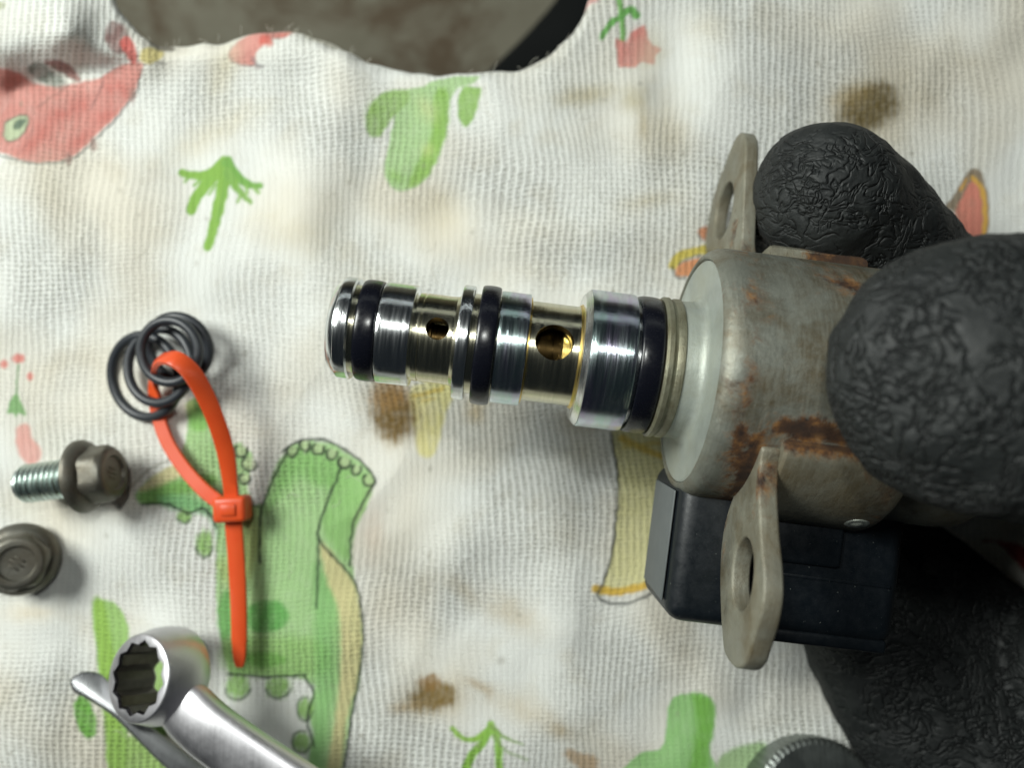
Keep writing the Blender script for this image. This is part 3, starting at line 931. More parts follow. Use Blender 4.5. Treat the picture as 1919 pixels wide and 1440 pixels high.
# frayed fibres along the cloth's rolled edge
rf = random.Random(5)
vs, fs = [], []
for i in range(26):
    ex = rf.choice([rf.uniform(500, 700), rf.uniform(860, 1100), rf.uniform(280, 560)])
    ey = float(edge_line(np.array([ex]))[0])
    p = P(ex, ey + 4, -0.3)
    a = rf.uniform(0.3, 2.8); L = rf.uniform(0.6, 2.2)
    d = Vector((math.cos(a), math.sin(a) * 0.8, rf.uniform(-0.1, 0.5)))
    d2 = d + Vector((rf.uniform(-.8, .8), rf.uniform(-.5, .5), 0))
    path = [p - d * 0.4, p + d * L * 0.35, p + d * L * 0.5 + d2 * L * 0.3]
    v_, f_ = sweep(catmull(path, 3), circ(0.03, 0.03, 4))
    o_ = len(vs); vs += v_; fs += [tuple(q + o_ for q in f) for f in f_]
for i in range(34):
    ex, ey = rf.uniform(30, 1850), rf.uniform(170, 1420)
    a = rf.uniform(0, 6.28); L = rf.uniform(1.0, 3.6)
    pts_ = []
    for q in range(4):
        fx = ex + math.cos(a) * L * 10 * q / 3; fy = ey + math.sin(a) * L * 10 * q / 3
        a += rf.uniform(-0.7, 0.7)
        pts_.append(P(fx, fy, hz(fx, fy) + 0.12))
    v_, f_ = sweep(catmull(pts_, 4), circ(0.035, 0.035, 4))
    o_ = len(vs); vs += v_; fs += [tuple(q + o_ for q in f) for f in f_]
M = Mat("cotton_fibre"); M.setv(Base_Color=(0.62, 0.6, 0.52), Roughness=0.9)
fz = mesh_obj("frayed_fibres", vs, fs, M.m, cloth)
fz["kind"] = "stuff"

# ------------------------------------------------------------------ floor far below the cloth and a black curved object on it
vs, fs = box(-1500, 1500, -1500, 1500, -140, -128)
fl = mesh_obj("floor", vs, fs, m_floor, None, False, (0, 0, -128))
tag(fl, kind="structure")
path = catmull([P(840, 330, -114), P(965, 205, -114), P(1052, 118, -114), P(1122, 30, -114), P(1180, -90, -114), P(1215, -300, -114)], 8)
vs, fs = sweep(path, circ(14.5, 14.0, 20))
curved_object = mesh_obj("black_curved_object", vs, fs, m_black_object, None, True, path[8] - Vector((0, 0, 14)))
tag(curved_object, "thick black curved object on the floor beyond the top edge of the cloth", "curved_object")

# ------------------------------------------------------------------ the valve
AX_ANG = R(7.2)
TAU_T = 0.022
sdir = Vector((math.cos(AX_ANG) * math.cos(TAU_T), -math.sin(AX_ANG) * math.cos(TAU_T), -math.sin(TAU_T)))
vdir = Vector((math.sin(AX_ANG), math.cos(AX_ANG), 0))
wdir = sdir.cross(vdir)
FR = Matrix((sdir, vdir, wdir)).transposed()
O = P(1290, 696, CAMZ - 119.0)
valve = empty("solenoid_valve", O, FR)
tag(valve, "weathered steel oil control valve with rusty can and ported spool, held in the glove", "valve")
FRI = FR.inverted()


def on_plane(px, py, s):
    """valve-frame (v, w) where the sight line of a photo pixel meets the plane across the axis at s"""
    c = Vector((0, 0, CAMZ))
    d = P(px, py, 0) - c
    cl = FRI @ (c - O); dl = FRI @ d
    t = (s - cl.x) / dl.x
    q = cl + dl * t
    return q.y, q.z


def turned(name, prof, mat, seg=128, parent=valve, bev=0.12):
    """solid of revolution with small broken edges"""
    vs, fs = capped(prof, seg)
    o = mesh_obj(name, vs, fs, mat, parent, True, angle=30)
    return o


def land(name, s0, s1, r, mat, c=0.22, cl=None, seg=128, rin=0.5):
    cl = c if cl is None else cl
    prof = [(s0, r - cl - 1.2), (s0, r - cl), (s0 + cl * 0.3, r - cl * 0.3), (s0 + cl, r)]
    k = 6
    for i in range(1, k):
        prof.append((s0 + cl + (s1 - s0 - cl - c) * i / k, r))
    prof += [(s1 - c, r), (s1 - c * 0.3, r - c * 0.3), (s1, r - c), (s1, r - c - 1.2)]
    return turned(name, prof, mat, seg)


# nose
turned("nose_cap", [(-52.75, 2.0), (-52.75, 6.0), (-52.7, 6.15), (-51.8, 7.05), (-51.55, 7.15), (-51.4, 7.42), (-51.2, 7.5), (-50.5, 7.5), (-49.75, 7.5), (-49.5, 7.3), (-49.5, 5.5)], m_land)
turned("core", [(-52.6, 5.2), (-41.2, 5.2)], m_land)
turned("seal_groove", [(-49.6, 6.5), (-45.5, 6.5)], m_brass)


def seal(s0, s1, r):
    wd = s1 - s0
    prof = [(s0, r - 1.1)]
    for i in range(13):
        a = math.pi * i / 12
        cx_ = (s0 + s1) / 2 - math.cos(a) * wd / 2
        prof.append((cx_, r - 0.55 + 0.55 * math.sin(a) ** 0.5))
    prof.append((s1, r - 1.1))
    vs, fs = capped(prof, 128)
    return mesh_obj("sealing_ring", vs, fs, m_seal, valve, True, angle=60)


seal(-48.75, -45.75, 7.52)
land("land", -45.65, -40.9, 7.5, m_land, 0.2)


def ported(name, prof_out, r_in, mat, hs, hr, hang):
    """sleeve with wall thickness and a drilled port"""
    s0, s1 = prof_out[0][0], prof_out[-1][0]
    prof = list(prof_out) + [(s1, r_in), (s0, r_in)]
    vs, fs = lathe(prof, 160, closed=True)
    o = mesh_obj(name, vs, fs, mat, valve, True, angle=30)
    bm = bmesh.new(); bm.from_mesh(o.data); bmesh.ops.recalc_face_normals(bm, faces=bm.faces); bm.to_mesh(o.data); bm.free()
    # cutter with a small countersink
    up = Vector((0, math.sin(hang), math.cos(hang)))
    rt = max(r for _, r in prof_out)
    cv, cf = capped([(2.0, hr), (rt - 0.45, hr), (rt - 0.1, hr + 0.16), (rt + 2, hr + 0.9)], 64)
    F = frame(up, (1, 0, 0)).to_4x4()
    F.translation = Vector((hs, 0, 0))
    cut = mesh_obj("cutter", xf(cv, F), cf, m_bright, valve)
    bm = bmesh.new(); bm.from_mesh(cut.data); bmesh.ops.recalc_face_normals(bm, faces=bm.faces); bm.to_mesh(cut.data); bm.free()
    bpy.context.view_layer.update()
    m = o.modifiers.new("b", 'BOOLEAN'); m.object = cut; m.operation = 'DIFFERENCE'; m.solver = 'EXACT'
    bake(o)
    bpy.data.objects.remove(cut)
    o.data.shade_smooth(); o.data.set_sharp_from_angle(angle=R(30))
    return o


HANG = R(11)
ported("neck_sleeve", [(-40.9, 6.1), (-40.55, 6.15), (-40.5, 6.5), (-39.75, 6.55), (-39.7, 6.35), (-39.5, 6.35), (-39.45, 6.55), (-36, 6.55), (-35.0, 6.6), (-34.4, 7.0)], 4.4, m_brass, -37.2, 1.62, HANG)
land("collar", -34.45, -32.6, 8.5, m_land, 0.25, 0.35)
turned("seal_groove", [(-32.7, 7.4), (-28.7, 7.4)], m_brass)
seal(-31.7, -28.9, 8.85)
land("land", -28.8, -24.5, 8.3, m_iri, 0.16)
turned("step_ring", [(-24.55, 7.9), (-24.3, 7.9), (-24.3, 7.0)], m_gold)
ported("neck_sleeve", [(-24.5, 7.3), (-24.2, 7.38), (-22, 7.4), (-19, 7.4), (-17.3, 7.42), (-16.7, 7.5)], 5.0, m_brass, -20.75, 2.55, HANG)
turned("step_ring", [(-17.2, 7.55), (-16.7, 7.95), (-16.6, 7.0)], m_gold)
turned("chamfer_ring", [(-16.85, 8.2), (-16.8, 9.2), (-15.95, 10.1), (-15.9, 9.0)], m_bright)
land("land", -15.93, -9.45, 10.18, m_iri, 0.14)
turned("seal_groove", [(-9.5, 8.9), (-5.2, 8.9)], m_land)
seal(-8.95, -5.65, 10.2)
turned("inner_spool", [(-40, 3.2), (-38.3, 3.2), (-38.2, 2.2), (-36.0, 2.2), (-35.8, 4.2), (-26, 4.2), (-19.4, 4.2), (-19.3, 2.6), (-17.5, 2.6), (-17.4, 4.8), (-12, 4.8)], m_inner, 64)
turned("spool_collar", [(-19.3, 2.0), (-19.3, 4.6), (-16.8, 4.6)], m_gold, 64)
o = turned("stop_flange", [(-5.6, 9.0), (-5.55, 10.1), (-5.2, 10.42), (-4.6, 10.45), (-4.3, 10.2), (-4.0, 10.15), (-3.6, 10.35), (-3.0, 10.35), (-2.8, 10.1), (-2.8, 9)], m_collar)
float_attr(o.data, "rust", [0.2] * len(o.data.vertices))
# collar flowing into the front plate
prof = [(-2.9, 9.4), (-2.9, 10.1)]
prof += [(-2.0, 10.15)]
for i in range(9):
    a = math.pi / 2 * i / 8
    prof.append((-1.2 + 1.3 * math.sin(a), 10.2 + 1.3 * (1 - math.cos(a))))
prof += [(0.12, 12.9), (0.14, 14.5), (0.14, 16.2), (0.3, 16.45), (0.6, 16.5), (3.0, 16.5)]
turned("front_plate", prof, m_plate)
# can: rolled lip, straight wall
prof = [(1.2, 16.35), (0.25, 16.55), (0.0, 16.75), (-0.05, 17.0), (0.12, 17.3), (0.7, 17.9), (1.5, 18.3), (2.5, 18.45)]
prof += [(2.5 + 1.2 * i, 18.45) for i in range(1, 30)]
prof += [(39.5, 18.2), (40.4, 17.4), (40.6, 16.5), (40.6, 2)]
can = turned("can", prof, m_can, 220)


def rustmap(o, foot=True):
    co = np.zeros(len(o.data.vertices) * 3, np.float32); o.data.vertices.foreach_get('co', co)
    co = co.reshape(-1, 3) / MM
    s, v_, w_ = co.T
    th = np.degrees(np.arctan2(-v_, w_))            # 0 faces the lens, 90 image down
    r = np.zeros(len(s))
    r += 0.62 * np.exp(-((th - 20) / 6.5) ** 2) * smooth((s - 6.0) / 3.0)      # along the foot seam
    r += 0.50 * np.exp(-((s - 6.3) / 1.1) ** 2) * smooth((th - 20) / 8)
    r += 0.22 * np.exp(-((s - 5) / 3.5) ** 2 - ((th - 48) / 22) ** 2)
    r += 0.36 * np.exp(-((s - 3.6) / 0.9) ** 2 - ((th - 26) / 7) ** 2)
    r += 0.33 * np.exp(-((s - 18.5) / 5.5) ** 2 - ((th + 46 - (s - 18) * 1.6) / 8) ** 2)
    r += 0.17 * np.exp(-((s - 3.8) / 1.6) ** 2)
    r += 0.10 * np.exp(-((th + 60) / 25) ** 2)
    float_attr(o.data, "rust", r)


rustmap(can)

# bracket: a saddle round the back of the can with two ears
RI, RO = 18.5, 20.6
vs, fs = [], []
th0, th1 = 25.0, 269.0
nt = 90
prof_s = [(11.6, RI), (11.6, RO - 0.6), (11.9, RO - 0.15), (12.5, RO), (15, RO), (20, RO), (25.5, RO), (26.2, RO - 0.2), (26.5, RO - 0.8), (26.5, RI)]
for i in range(nt + 1):
    a = R(th0 + (th1 - th0) * i / nt)
    endr = 0.0
    for (s_, r_) in prof_s:
        rr_ = r_
        if i == 0 or i == nt: rr_ = RI + (r_ - RI) * 0.75
        vs.append(((9.2 + (s_ - 11.6) * 17.3 / 14.9) if a < 2.2 else s_ - (1.6 if a > math.pi else 0), -rr_ * math.sin(a), rr_ * math.cos(a)))
m_ = len(prof_s)
for i in range(nt):
    for k in range(m_ - 1):
        fs.append((i * m_ + k, i * m_ + k + 1, (i + 1) * m_ + k + 1, (i + 1) * m_ + k))
    fs.append((i * m_ + m_ - 1, i * m_, (i + 1) * m_, (i + 1) * m_ + m_ - 1))
fs.append(tuple(reversed(range(m_)))); fs.append(tuple(range(nt * m_, (nt + 1) * m_)))
br = mesh_obj("bracket", vs, fs, m_bracket, valve, True, angle=35)
bm = bmesh.new(); bm.from_mesh(br.data); bmesh.ops.recalc_face_normals(bm, faces=bm.faces); bm.to_mesh(br.data); bm.free()
co = np.array([v.co for v in br.data.vertices]) / MM
th = np.degrees(np.arctan2(-co[:, 1], co[:, 2]))
th = np.where(th < 0, th + 360, th)
r = 0.5 * np.exp(-((th - 25) / 3.0) ** 2) + 0.6 * np.exp(-((th - 269) / 5) ** 2) * smooth((co[:, 0] - 14) / 3) + 0.3 * np.exp(-((co[:, 0] - 25) / 4) ** 2)
float_attr(br.data, "rust", r)


def ear(name, outline, hole, s, thick):
    out = [on_plane(a, b2, s) for a, b2 in outline]
    out = [(p.x, p.y) for p in catmull([(a, b2, 0) for a, b2 in out], 5, True)]
    hc = [on_plane(a, b2, s) for a, b2 in hole]
    cx_ = sum(q[0] for q in hc) / 4; cy_ = sum(q[1] for q in hc) / 4
    rv = abs(hc[0][0] - hc[1][0]) / 2; rw = abs(hc[2][1] - hc[3][1]) / 2
    hl = [(cx_ + rv * math.cos(a), cy_ + rw * math.sin(a)) for a in np.linspace(0, 2 * math.pi, 40, endpoint=False)]
    # curve XY -> (v, w), Z -> s
    M4 = Matrix(((0, 0, 1, s + thick / 2), (1, 0, 0, 0), (0, 1, 0, 0), (0, 0, 0, 1)))
    o = plate(name, out, [list(reversed(hl))], thick, 0.4, m_bracket, br, M4)
    rustv = []
    for v_ in o.data.vertices:
        c_ = v_.co / MM
        d_ = math.hypot(c_.y, c_.z)
        rustv.append(0.34 * math.exp(-((d_ - 21) / 2.5) ** 2))
    float_attr(o.data, "rust", rustv)
    return out, (cx_, cy_, rv, rw)


r1 = ear("ear", [(1418, 832), (1399, 868), (1380, 915), (1362, 965), (1352, 1020), (1349, 1080), (1350, 1140), (1353, 1190), (1358, 1226), (1376, 1252), (1396, 1246), (1411, 1205), (1424, 1160), (1431, 1110), (1430, 1060), (1425, 1000), (1422, 930), (1424, 870), (1428, 838)],
         [(1393, 1004), (1388, 1148), (1372, 1078), (1412, 1078)], 6.8, 2.6)
r2 = ear("ear", [(1332, 500), (1322, 458), (1326, 420), (1334, 378), (1346, 340), (1358, 308), (1370, 276), (1381, 254), (1390, 248), (1396, 262), (1396, 300), (1394, 350), (1392, 400), (1390, 450), (1388, 500)],
         [(1362, 344), (1352, 446), (1341, 398), (1371, 392)], 7.2, 2.3)
print("EARS", r1[1], r2[1], [tuple(round(c, 1) for c in p) for p in r1[0][::5]], [tuple(round(c, 1) for c in p) for p in r2[0][::5]])
# dimple (weld spot) on the bracket
a = R(63)
F = frame((0, -math.sin(a), math.cos(a)), (1, 0, 0)).to_4x4(); F.translation = Vector((23.6, -RO * math.sin(a), RO * math.cos(a)))
vs, fs = capped([(-0.3, 1.7), (0.0, 1.65), (0.12, 1.35), (0.05, 1.1), (0.2, 0.7), (0.3, 0.2)], 32)
o = mesh_obj("weld_spot", xf(vs, F), fs, m_plate, br)

# connector
vs, fs = box(-0.2, 33.6, -36.3, -15.0, -13.5, 4.8)
cn = mesh_obj("connector", vs, fs, m_plastic, valve)
# the lighter grey end face is chamfered
for v_ in cn.data.vertices:
    if v_.co.x < 0 and v_.co.z > 0: v_.co.x += 0.0004
bevel(cn, 2.6, 5)
vs, fs = box(-0.35, -0.05, -33.8, -17.6, -11.0, 2.4)
o = mesh_obj("end_face", vs, fs, m_plastic2, cn); bevel(o, 0.14, 2)
vs, fs = box(12.0, 32.6, -37.3, -35.2, -9, 4.4)
o = mesh_obj("ledge", vs, fs, m_plastic, cn); bevel(o, 0.6, 3)
vs, fs = box(12.0, 31.6, -27.6, -27.1, 3.5, 4.98)
o = mesh_obj("seam_ridge", vs, fs, m_plastic, cn); bevel(o, 0.12, 2)
vs, fs = box(14.0, 29.5, -35.4, -20, -20, -12)
o = mesh_obj("plug_socket", vs, fs, m_plastic, cn); bevel(o, 1.2, 3)
vs, fs = box(13.0, 24.0, -25.6, -17.5, 4.0, 5.6)
o = mesh_obj("latch", vs, fs, m_plastic, cn); bevel(o, 0.7, 3)

# ------------------------------------------------------------------ gloved hand: ellipsoids fused to one skin
def ellipsoid(bm, c, rad, rot=None, seg=20):
    m = Matrix.Translation(Vector(c) * MM)
    if rot is not None: m = m @ rot.to_4x4()
    m = m @ Matrix.Diagonal((rad[0] * MM, rad[1] * MM, rad[2] * MM, 1))
    bmesh.ops.create_uvsphere(bm, u_segments=seg, v_segments=seg // 2, radius=1.0, matrix=m)


def chain(bm, pts, n=7):
    """pts: (centre, half width, half thickness), tapering between joints; flattened along world Z"""
    cs = catmull([Vector(p[0]) for p in pts], n)
    ra = np.interp(np.linspace(0, len(pts) - 1, len(cs)), range(len(pts)), [p[1] for p in pts])
    rb = np.interp(np.linspace(0, len(pts) - 1, len(cs)), range(len(pts)), [p[2] for p in pts])
    for c, a_, b2 in zip(cs, ra, rb):
        ellipsoid(bm, c, (a_, a_, b2))


hand_base = P(2350, 1250, 10)
bm = bmesh.new()
palm_c = P(2380, 1150, 26)
# thumb
chain(bm, [(P(1805, 705, 59.5), 15.6, 9.6), (P(1900, 708, 61), 16.4, 10.6), (P(2080, 760, 59), 15.5, 12.5), (P(2260, 900, 50), 18, 15), (palm_c, 24, 17)])
# index
chain(bm, [(P(1548, 366, 26), 11.3, 10.6), (P(1625, 440, 20), 11.9, 11), (P(1760, 590, 10), 12.4, 11.0), (P(1980, 790, 7), 13, 11.5), (P(2200, 990, 12), 14, 13), (palm_c, 22, 17)])
chain(bm, [(P(1500, 425, 19), 8.3, 8.5), (P(1560, 470, 15), 9.5, 9.5), (P(1680, 540, 11), 11, 10)])
# middle
chain(bm, [(P(1610, 1130, 4), 12.0, 9.8), (P(1705, 1260, 3), 16.5, 10.6), (P(1860, 1440, 6), 19.0, 11.5), (P(2060, 1560, 14), 15.5, 13), (P(2300, 1400, 20), 18, 16), (palm_c, 22, 17)])
chain(bm, [(P(1670, 1030, -3), 9.0, 8), (P(1760, 1110, -2), 10.5, 8.5), (P(1870, 1215, 0), 12, 10)])
chain(bm, [(P(1745, 1120, 1), 9.5, 9), (P(1860, 1215, 0), 12, 10), (P(2050, 1270, 8), 14, 13), (palm_c, 22, 17)])
chain(bm, [(P(1960, 1440, 6), 13, 10), (P(2000, 1300, 8), 15, 12), (palm_c, 22, 17)])
# ring, little (outside the frame, curled)
chain(bm, [(P(1800, 1680, 4), 10.5, 10), (P(1950, 1760, 12), 11.5, 11), (P(2180, 1700, 22), 12.5, 12), (P(2380, 1450, 24), 18, 15)])
chain(bm, [(P(2010, 1900, 4), 9.5, 9), (P(2150, 1920, 12), 10.5, 10), (P(2320, 1800, 22), 11.5, 11), (P(2450, 1500, 24), 18, 14)])
chain(bm, [(palm_c, 24, 17), (P(2560, 1350, 26), 26, 18), (P(2800, 1550, 28), 24, 20)])
me = bpy.data.meshes.new("gloved_hand")
for v_ in bm.verts: v_.co -= hand_base * MM
bm.to_mesh(me); bm.free()
hand = bpy.data.objects.new("gloved_hand", me)
C.objects.link(hand)
hand.location = hand_base * MM
rm = hand.modifiers.new("r", 'REMESH'); rm.mode = 'VOXEL'; rm.voxel_size = 0.00060; rm.use_smooth_shade = True
smo = hand.modifiers.new("s", 'SMOOTH'); smo.iterations = 14; smo.factor = 0.6
bake(hand)
me = hand.data
n = len(me.vertices)
co = np.zeros(n * 3, np.float32); me.vertices.foreach_get('co', co); co = co.reshape(-1, 3) / MM
nr = np.zeros(n * 3, np.float32); me.vertices.foreach_get('normal', nr); nr = nr.reshape(-1, 3)
x, y, z = co.T.astype(float)
a_ = fbm(x / 9, y / 9, z / 9, 2) * 5
b_ = fbm(x / 9 + 31, y / 9 + 7, z / 9, 2) * 5
# curvy folds: level lines of warped noise
f1 = noise3((x + a_) / 3.0, (y + b_) / 1.7, (z + a_) / 2.6)
f2 = noise3((x + b_) / 1.9 + 9, (y - a_) / 3.2, (z + b_) / 2.6 + 4)
rid = np.maximum(1 - np.abs(f1) * 5.0, 0) ** 1.2 * 0.55 + np.maximum(1 - np.abs(f2) * 5.0, 0) ** 1.2 * 0.45
msk = np.clip(0.55 + 1.6 * fbm(x / 14 + 3, y / 14, z / 14, 2), 0.15, 1.0)
dsp = -0.20 * rid * msk + 0.45 * fbm(x / 6, y / 6, z / 6, 2)
# broader finger creases
co = co + nr * dsp[:, None].astype(np.float32)
me.vertices.foreach_set('co', (co * MM).ravel().astype(np.float32))
me.update()
float_attr(me, "crease", rid)
me.materials.clear(); me.materials.append(m_glove)
me.shade_smooth()
tag(hand, "hand in a wrinkled dark grey rubber-coated glove pinching the valve's rusty can", "gloved hand")
print("HAND", n)

# ------------------------------------------------------------------ loose O-rings
def oring(cx, cy, z, Rm, rm_, nrm, label):
    p = P(cx, cy, z)
    o_ = empty("tmp", (0, 0, 0)); bpy.data.objects.remove(o_)
    prof = [(rm_ * math.cos(a), Rm + rm_ * math.sin(a)) for a in np.linspace(0, 2 * math.pi, 16, endpoint=False)]
    vs, fs = lathe(prof, 72, closed=True)
    F = frame(nrm, (0, 1, 0))
    # rings droop a little
    vs = [F @ Vector(v) for v in vs]
    o = mesh_obj("rubber_ring", vs, fs, m_ring, None, True, (0, 0, 0), 180)
    o.location = p * MM
    bm = bmesh.new(); bm.from_mesh(o.data); bmesh.ops.recalc_face_normals(bm, faces=bm.faces); bm.to_mesh(o.data); bm.free()
    tag(o, label, "o-ring", "black rubber rings threaded on the red cable tie")
    return o


zr = hz(290, 690)
oring(272, 706, zr + 2.6, 7.6, 0.92, (-0.30, -0.10, 0.95), "lowest and leftmost black rubber ring on the red tie, reaching furthest down")
oring(299, 686, zr + 4.4, 6.8, 0.9, (-0.26, 0.05, 0.96), "middle black rubber ring, between the leftmost ring and the top ring")
oring(335, 652, zr + 3.8, 5.8, 0.92, (-0.10, -0.22, 0.97), "black rubber ring at the right of the bunch, mostly hidden under the top ring")
oring(318, 659, zr + 8.0, 5.55, 0.88, (-0.15, -0.05, 0.98), "topmost black rubber ring, the red cable tie passing up through its middle")

# ------------------------------------------------------------------ cable tie
tie_pts = [  # px, py, z, half width, up vector
    (437, 958, 5.0, 1.4, (0, 0, 1)), (432, 905, 6.0, 1.45, (0.05, 0, 1)), (424, 850, 7.5, 1.7, (0.15, 0, 1)), (408, 796, 9.5, 1.7, (0.25, 0.1, 1)),
    (384, 740, 11.5, 1.75, (0.4, 0.2, 0.9)), (358, 697, 13.2, 1.8, (0.3, 0.5, 0.8)), (330, 674, 13.8, 1.7, (0.0, 0.6, 0.75)), (308, 672, 12.2, 1.6, (-0.5, 0.7, 0.4)),
    (294, 684, 9.0, 1.45, (-0.85, 0.3, 0.25)), (289, 702, 5.5, 1.35, (-0.8, 0.0, 0.6)), (289, 730, 3.0, 1.35, (-0.4, 0, 0.9)), (296, 775, 2.4, 1.35, (0, 0, 1)), (314, 828, 2.8, 1.35, (0.1, 0, 1)),
    (346, 878, 3.4, 1.4, (0, 0, 1)), (384, 920, 4.2, 1.45, (0, 0, 1)), (420, 948, 4.8, 1.45, (0, 0, 1))]
tz = hz(400, 900) - 1.0
tie = empty("cable_tie", P(440, 960, tz))
tag(tie, "orange-red nylon cable tie looped through the black rubber rings, tail pointing down", "cable tie")
pts = catmull([P(a, b2, tz + c) for a, b2, c, d, e in tie_pts], 6)
fr = np.linspace(0, len(tie_pts) - 1, len(pts))
ups = [Vector([np.interp(t, range(len(tie_pts)), [q[4][k] for q in tie_pts]) for k in range(3)]) for t in fr]
scl = [(0.88 * np.interp(t, range(len(tie_pts)), [q[3] for q in tie_pts]), 0.9) for t in fr]
sec = [(1, -0.38), (1, 0.38), (0.86, 0.52), (-0.86, 0.52), (-1, 0.38), (-1, -0.38), (-0.86, -0.52), (0.86, -0.52)]
vs, fs = sweep(pts, sec, scales=scl, ups=ups)
tb = P(440, 960, tz)
mesh_obj("loop_strap", vs, fs, m_tie, tie, True, tb, 35)
tail = catmull([P(436, 955, tz + 4.6), P(440, 1000, tz + 4.4), P(445, 1070, tz + 4.2), P(448, 1140, tz + 4.0), P(449, 1200, tz + 3.8), P(450, 1250, tz + 3.8)], 6)
k = len(tail)
scl = [(1.55 - 0.25 * i / k if i < k - 6 else 1.25 * math.sqrt(max(0.02, 1 - ((i - (k - 7)) / 7.0) ** 2)), 0.9) for i in range(k)]
vs, fs = sweep(tail, sec, scales=scl)
o = mesh_obj("tail_strap", vs, fs, m_tie, tie, True, tb, 35)
F = frame((0.05, -1, 0.02)).to_4x4(); F.translation = P(437, 954, tz + 4.9)
vs, fs = box(-2.4, 2.3, -3.0, 3.0, -2.3, 2.5)
o = mesh_obj("locking_head", xf(vs, F), fs, m_tie, tie, True, tb); bevel(o, 0.9, 4)
vs, fs = box(-1.2, 1.0, -1.4, 1.4, 2.0, 2.9)
o2 = mesh_obj("pawl", xf(vs, F), fs, m_tie, o, True, tb); bevel(o2, 0.3, 2)
# teeth on the tail
vs, fs = [], []
for i in range(3, len(tail) - 4):
    pass

# ------------------------------------------------------------------ bolts
def bolt(p, axis, label, hexspin, shank_len=11.0, marks=True):
    """axis points from the shank tip to the head; p = centre of the flange's underside"""
    F3 = frame(axis, (0.1, 0.3, 1))
    root = empty("flange_bolt", p, F3)
    tag(root, label, "bolt", "flange bolts lying on the cloth")
    vs, fs = capped([(0, 3.5), (0, 6.3), (0.25, 6.6), (0.7, 6.62), (1.2, 6.4), (1.9, 5.7), (2.3, 5.0)], 64)
    mesh_obj("flange", vs, fs, m_bolt, root)
    prof = []
    # hex head with rounded crown
    vs, fs = [], []
    secs = [(1.2, 1.0), (5.4, 1.0), (6.0, 0.97), (6.4, 0.88), (6.5, 0.80)]
    npt = 48
    for s_, k_ in secs:
        for i in range(npt):
            a = 2 * math.pi * i / npt + hexspin
            am = ((a - hexspin) % (math.pi / 3)) - math.pi / 6
            rr_ = 4.75 / math.cos(am)
            rr_ = min(rr_, 5.15)
            if k_ < 1: rr_ = min(rr_, 4.75) * (k_ + 0.02)
            vs.append((s_, rr_ * math.sin(a), rr_ * math.cos(a)))
    for j in range(len(secs) - 1):
        for i in range(npt):
            i2 = (i + 1) % npt
            fs.append((j * npt + i, (j + 1) * npt + i, (j + 1) * npt + i2, j * npt + i2))
    # dished top
    base_i = (len(secs) - 1) * npt
    b0 = len(vs)
    for k_, s_ in ((0.66, 6.45), (0.6, 6.0), (0.0, 5.95)):
        for i in range(npt):
            a = 2 * math.pi * i / npt + hexspin
            vs.append((s_, 4.75 * k_ * math.sin(a), 4.75 * k_ * math.cos(a)))
    prev = base_i
    for q in range(3):
        cur = b0 + q * npt
        for i in range(npt):
            i2 = (i + 1) % npt
            fs.append((prev + i, cur + i, cur + i2, prev + i2))
        prev = cur
    hd = mesh_obj("hex_head", vs, fs, m_bolt, root, True, angle=30)
    # stamped marks in the dish
    if marks:
        for dy in (-0.85, 0, 0.85):
            v_, f_ = box(5.9, 6.15, dy - 0.2, dy + 0.2, -1.25 + abs(dy) * 0.4, 1.25 - abs(dy) * 0.4)
            o_ = mesh_obj("stamped_bar", v_, f_, m_bolt, hd); bevel(o_, 0.06, 2)
    # thread: a real helix
    vs, fs = [], []
    turns = shank_len / 1.0
    npt = 28
    steps = int(turns * npt)
    ringn = 5
    for i in range(steps + 1):
        a = 2 * math.pi * i / npt
        x0_ = -shank_len + i / npt * 1.0 - 0.5
        for q, (dx, rr_) in enumerate(((0.0, 3.02), (0.38, 3.5), (0.5, 3.53), (0.62, 3.5), (1.0, 3.02))):
            xx = x0_ + dx
            rt = rr_ * min(1.0, 0.80 + 0.2 * max(0, (xx + shank_len) / 1.0)) if xx < -shank_len + 1.0 else rr_
            vs.append((max(min(xx, -0.01), -shank_len), rt * math.sin(a), rt * math.cos(a)))
    for i in range(steps):
        for q in range(ringn - 1):
            fs.append((i * ringn + q, i * ringn + q + 1, (i + 1) * ringn + q + 1, (i + 1) * ringn + q))
    mesh_obj("threaded_shank", vs, fs, m_thread, root, True, angle=25)
    vs, fs = capped([(-shank_len, 2.8), (0.1, 3.04)], 40)
    mesh_obj("shank_core", vs, fs, m_thread, root)
    return root


z1 = hz(170, 890)
bolt(P(152, 894, z1 + 6.5), (0.985, 0.13, 0.07), "flange bolt lying on its side, bright threaded shank pointing left", 0.35, 11.2)
z2 = hz(50, 1040)
bolt(P(40, 1048, z2 + 2.6), (0.42, 0.06, 0.90), "flange bolt seen from above at the left edge, round dished top of its head showing", 0.2, 6.0)

# ------------------------------------------------------------------ wrenches
nrm = Vector((-0.50, 0.27, 1.0)).normalized()
hc = P(298, 1268, 11)
wr = empty("ring_wrench", hc - Vector((0, 0, 7)))
wb = hc - Vector((0, 0, 7))
tag(wr, "satin chrome ring spanner with a toothed twelve-point box end, bottom left corner", "wrench")
F = frame(nrm, (0, 1, 0)).to_4x4(); F.translation = hc
npt = 96
vs, fs = [], []
outer = [(-4.4, 7.2), (-4.2, 7.8), (-3.6, 8.2), (-1.6, 8.35), (0.8, 8.2), (2.8, 7.6), (4.0, 7.3), (4.3, 7.15), (4.4, 6.95)]
for s_, r_ in outer:
    for i in range(npt):
        a = 2 * math.pi * i / npt
        vs.append((s_, r_ * math.sin(a), r_ * math.cos(a)))
def r12(i):
    a = (i % (npt // 12)) / (npt // 12)
    return 5.15 + 0.75 * abs(2 * a - 1) ** 1.2
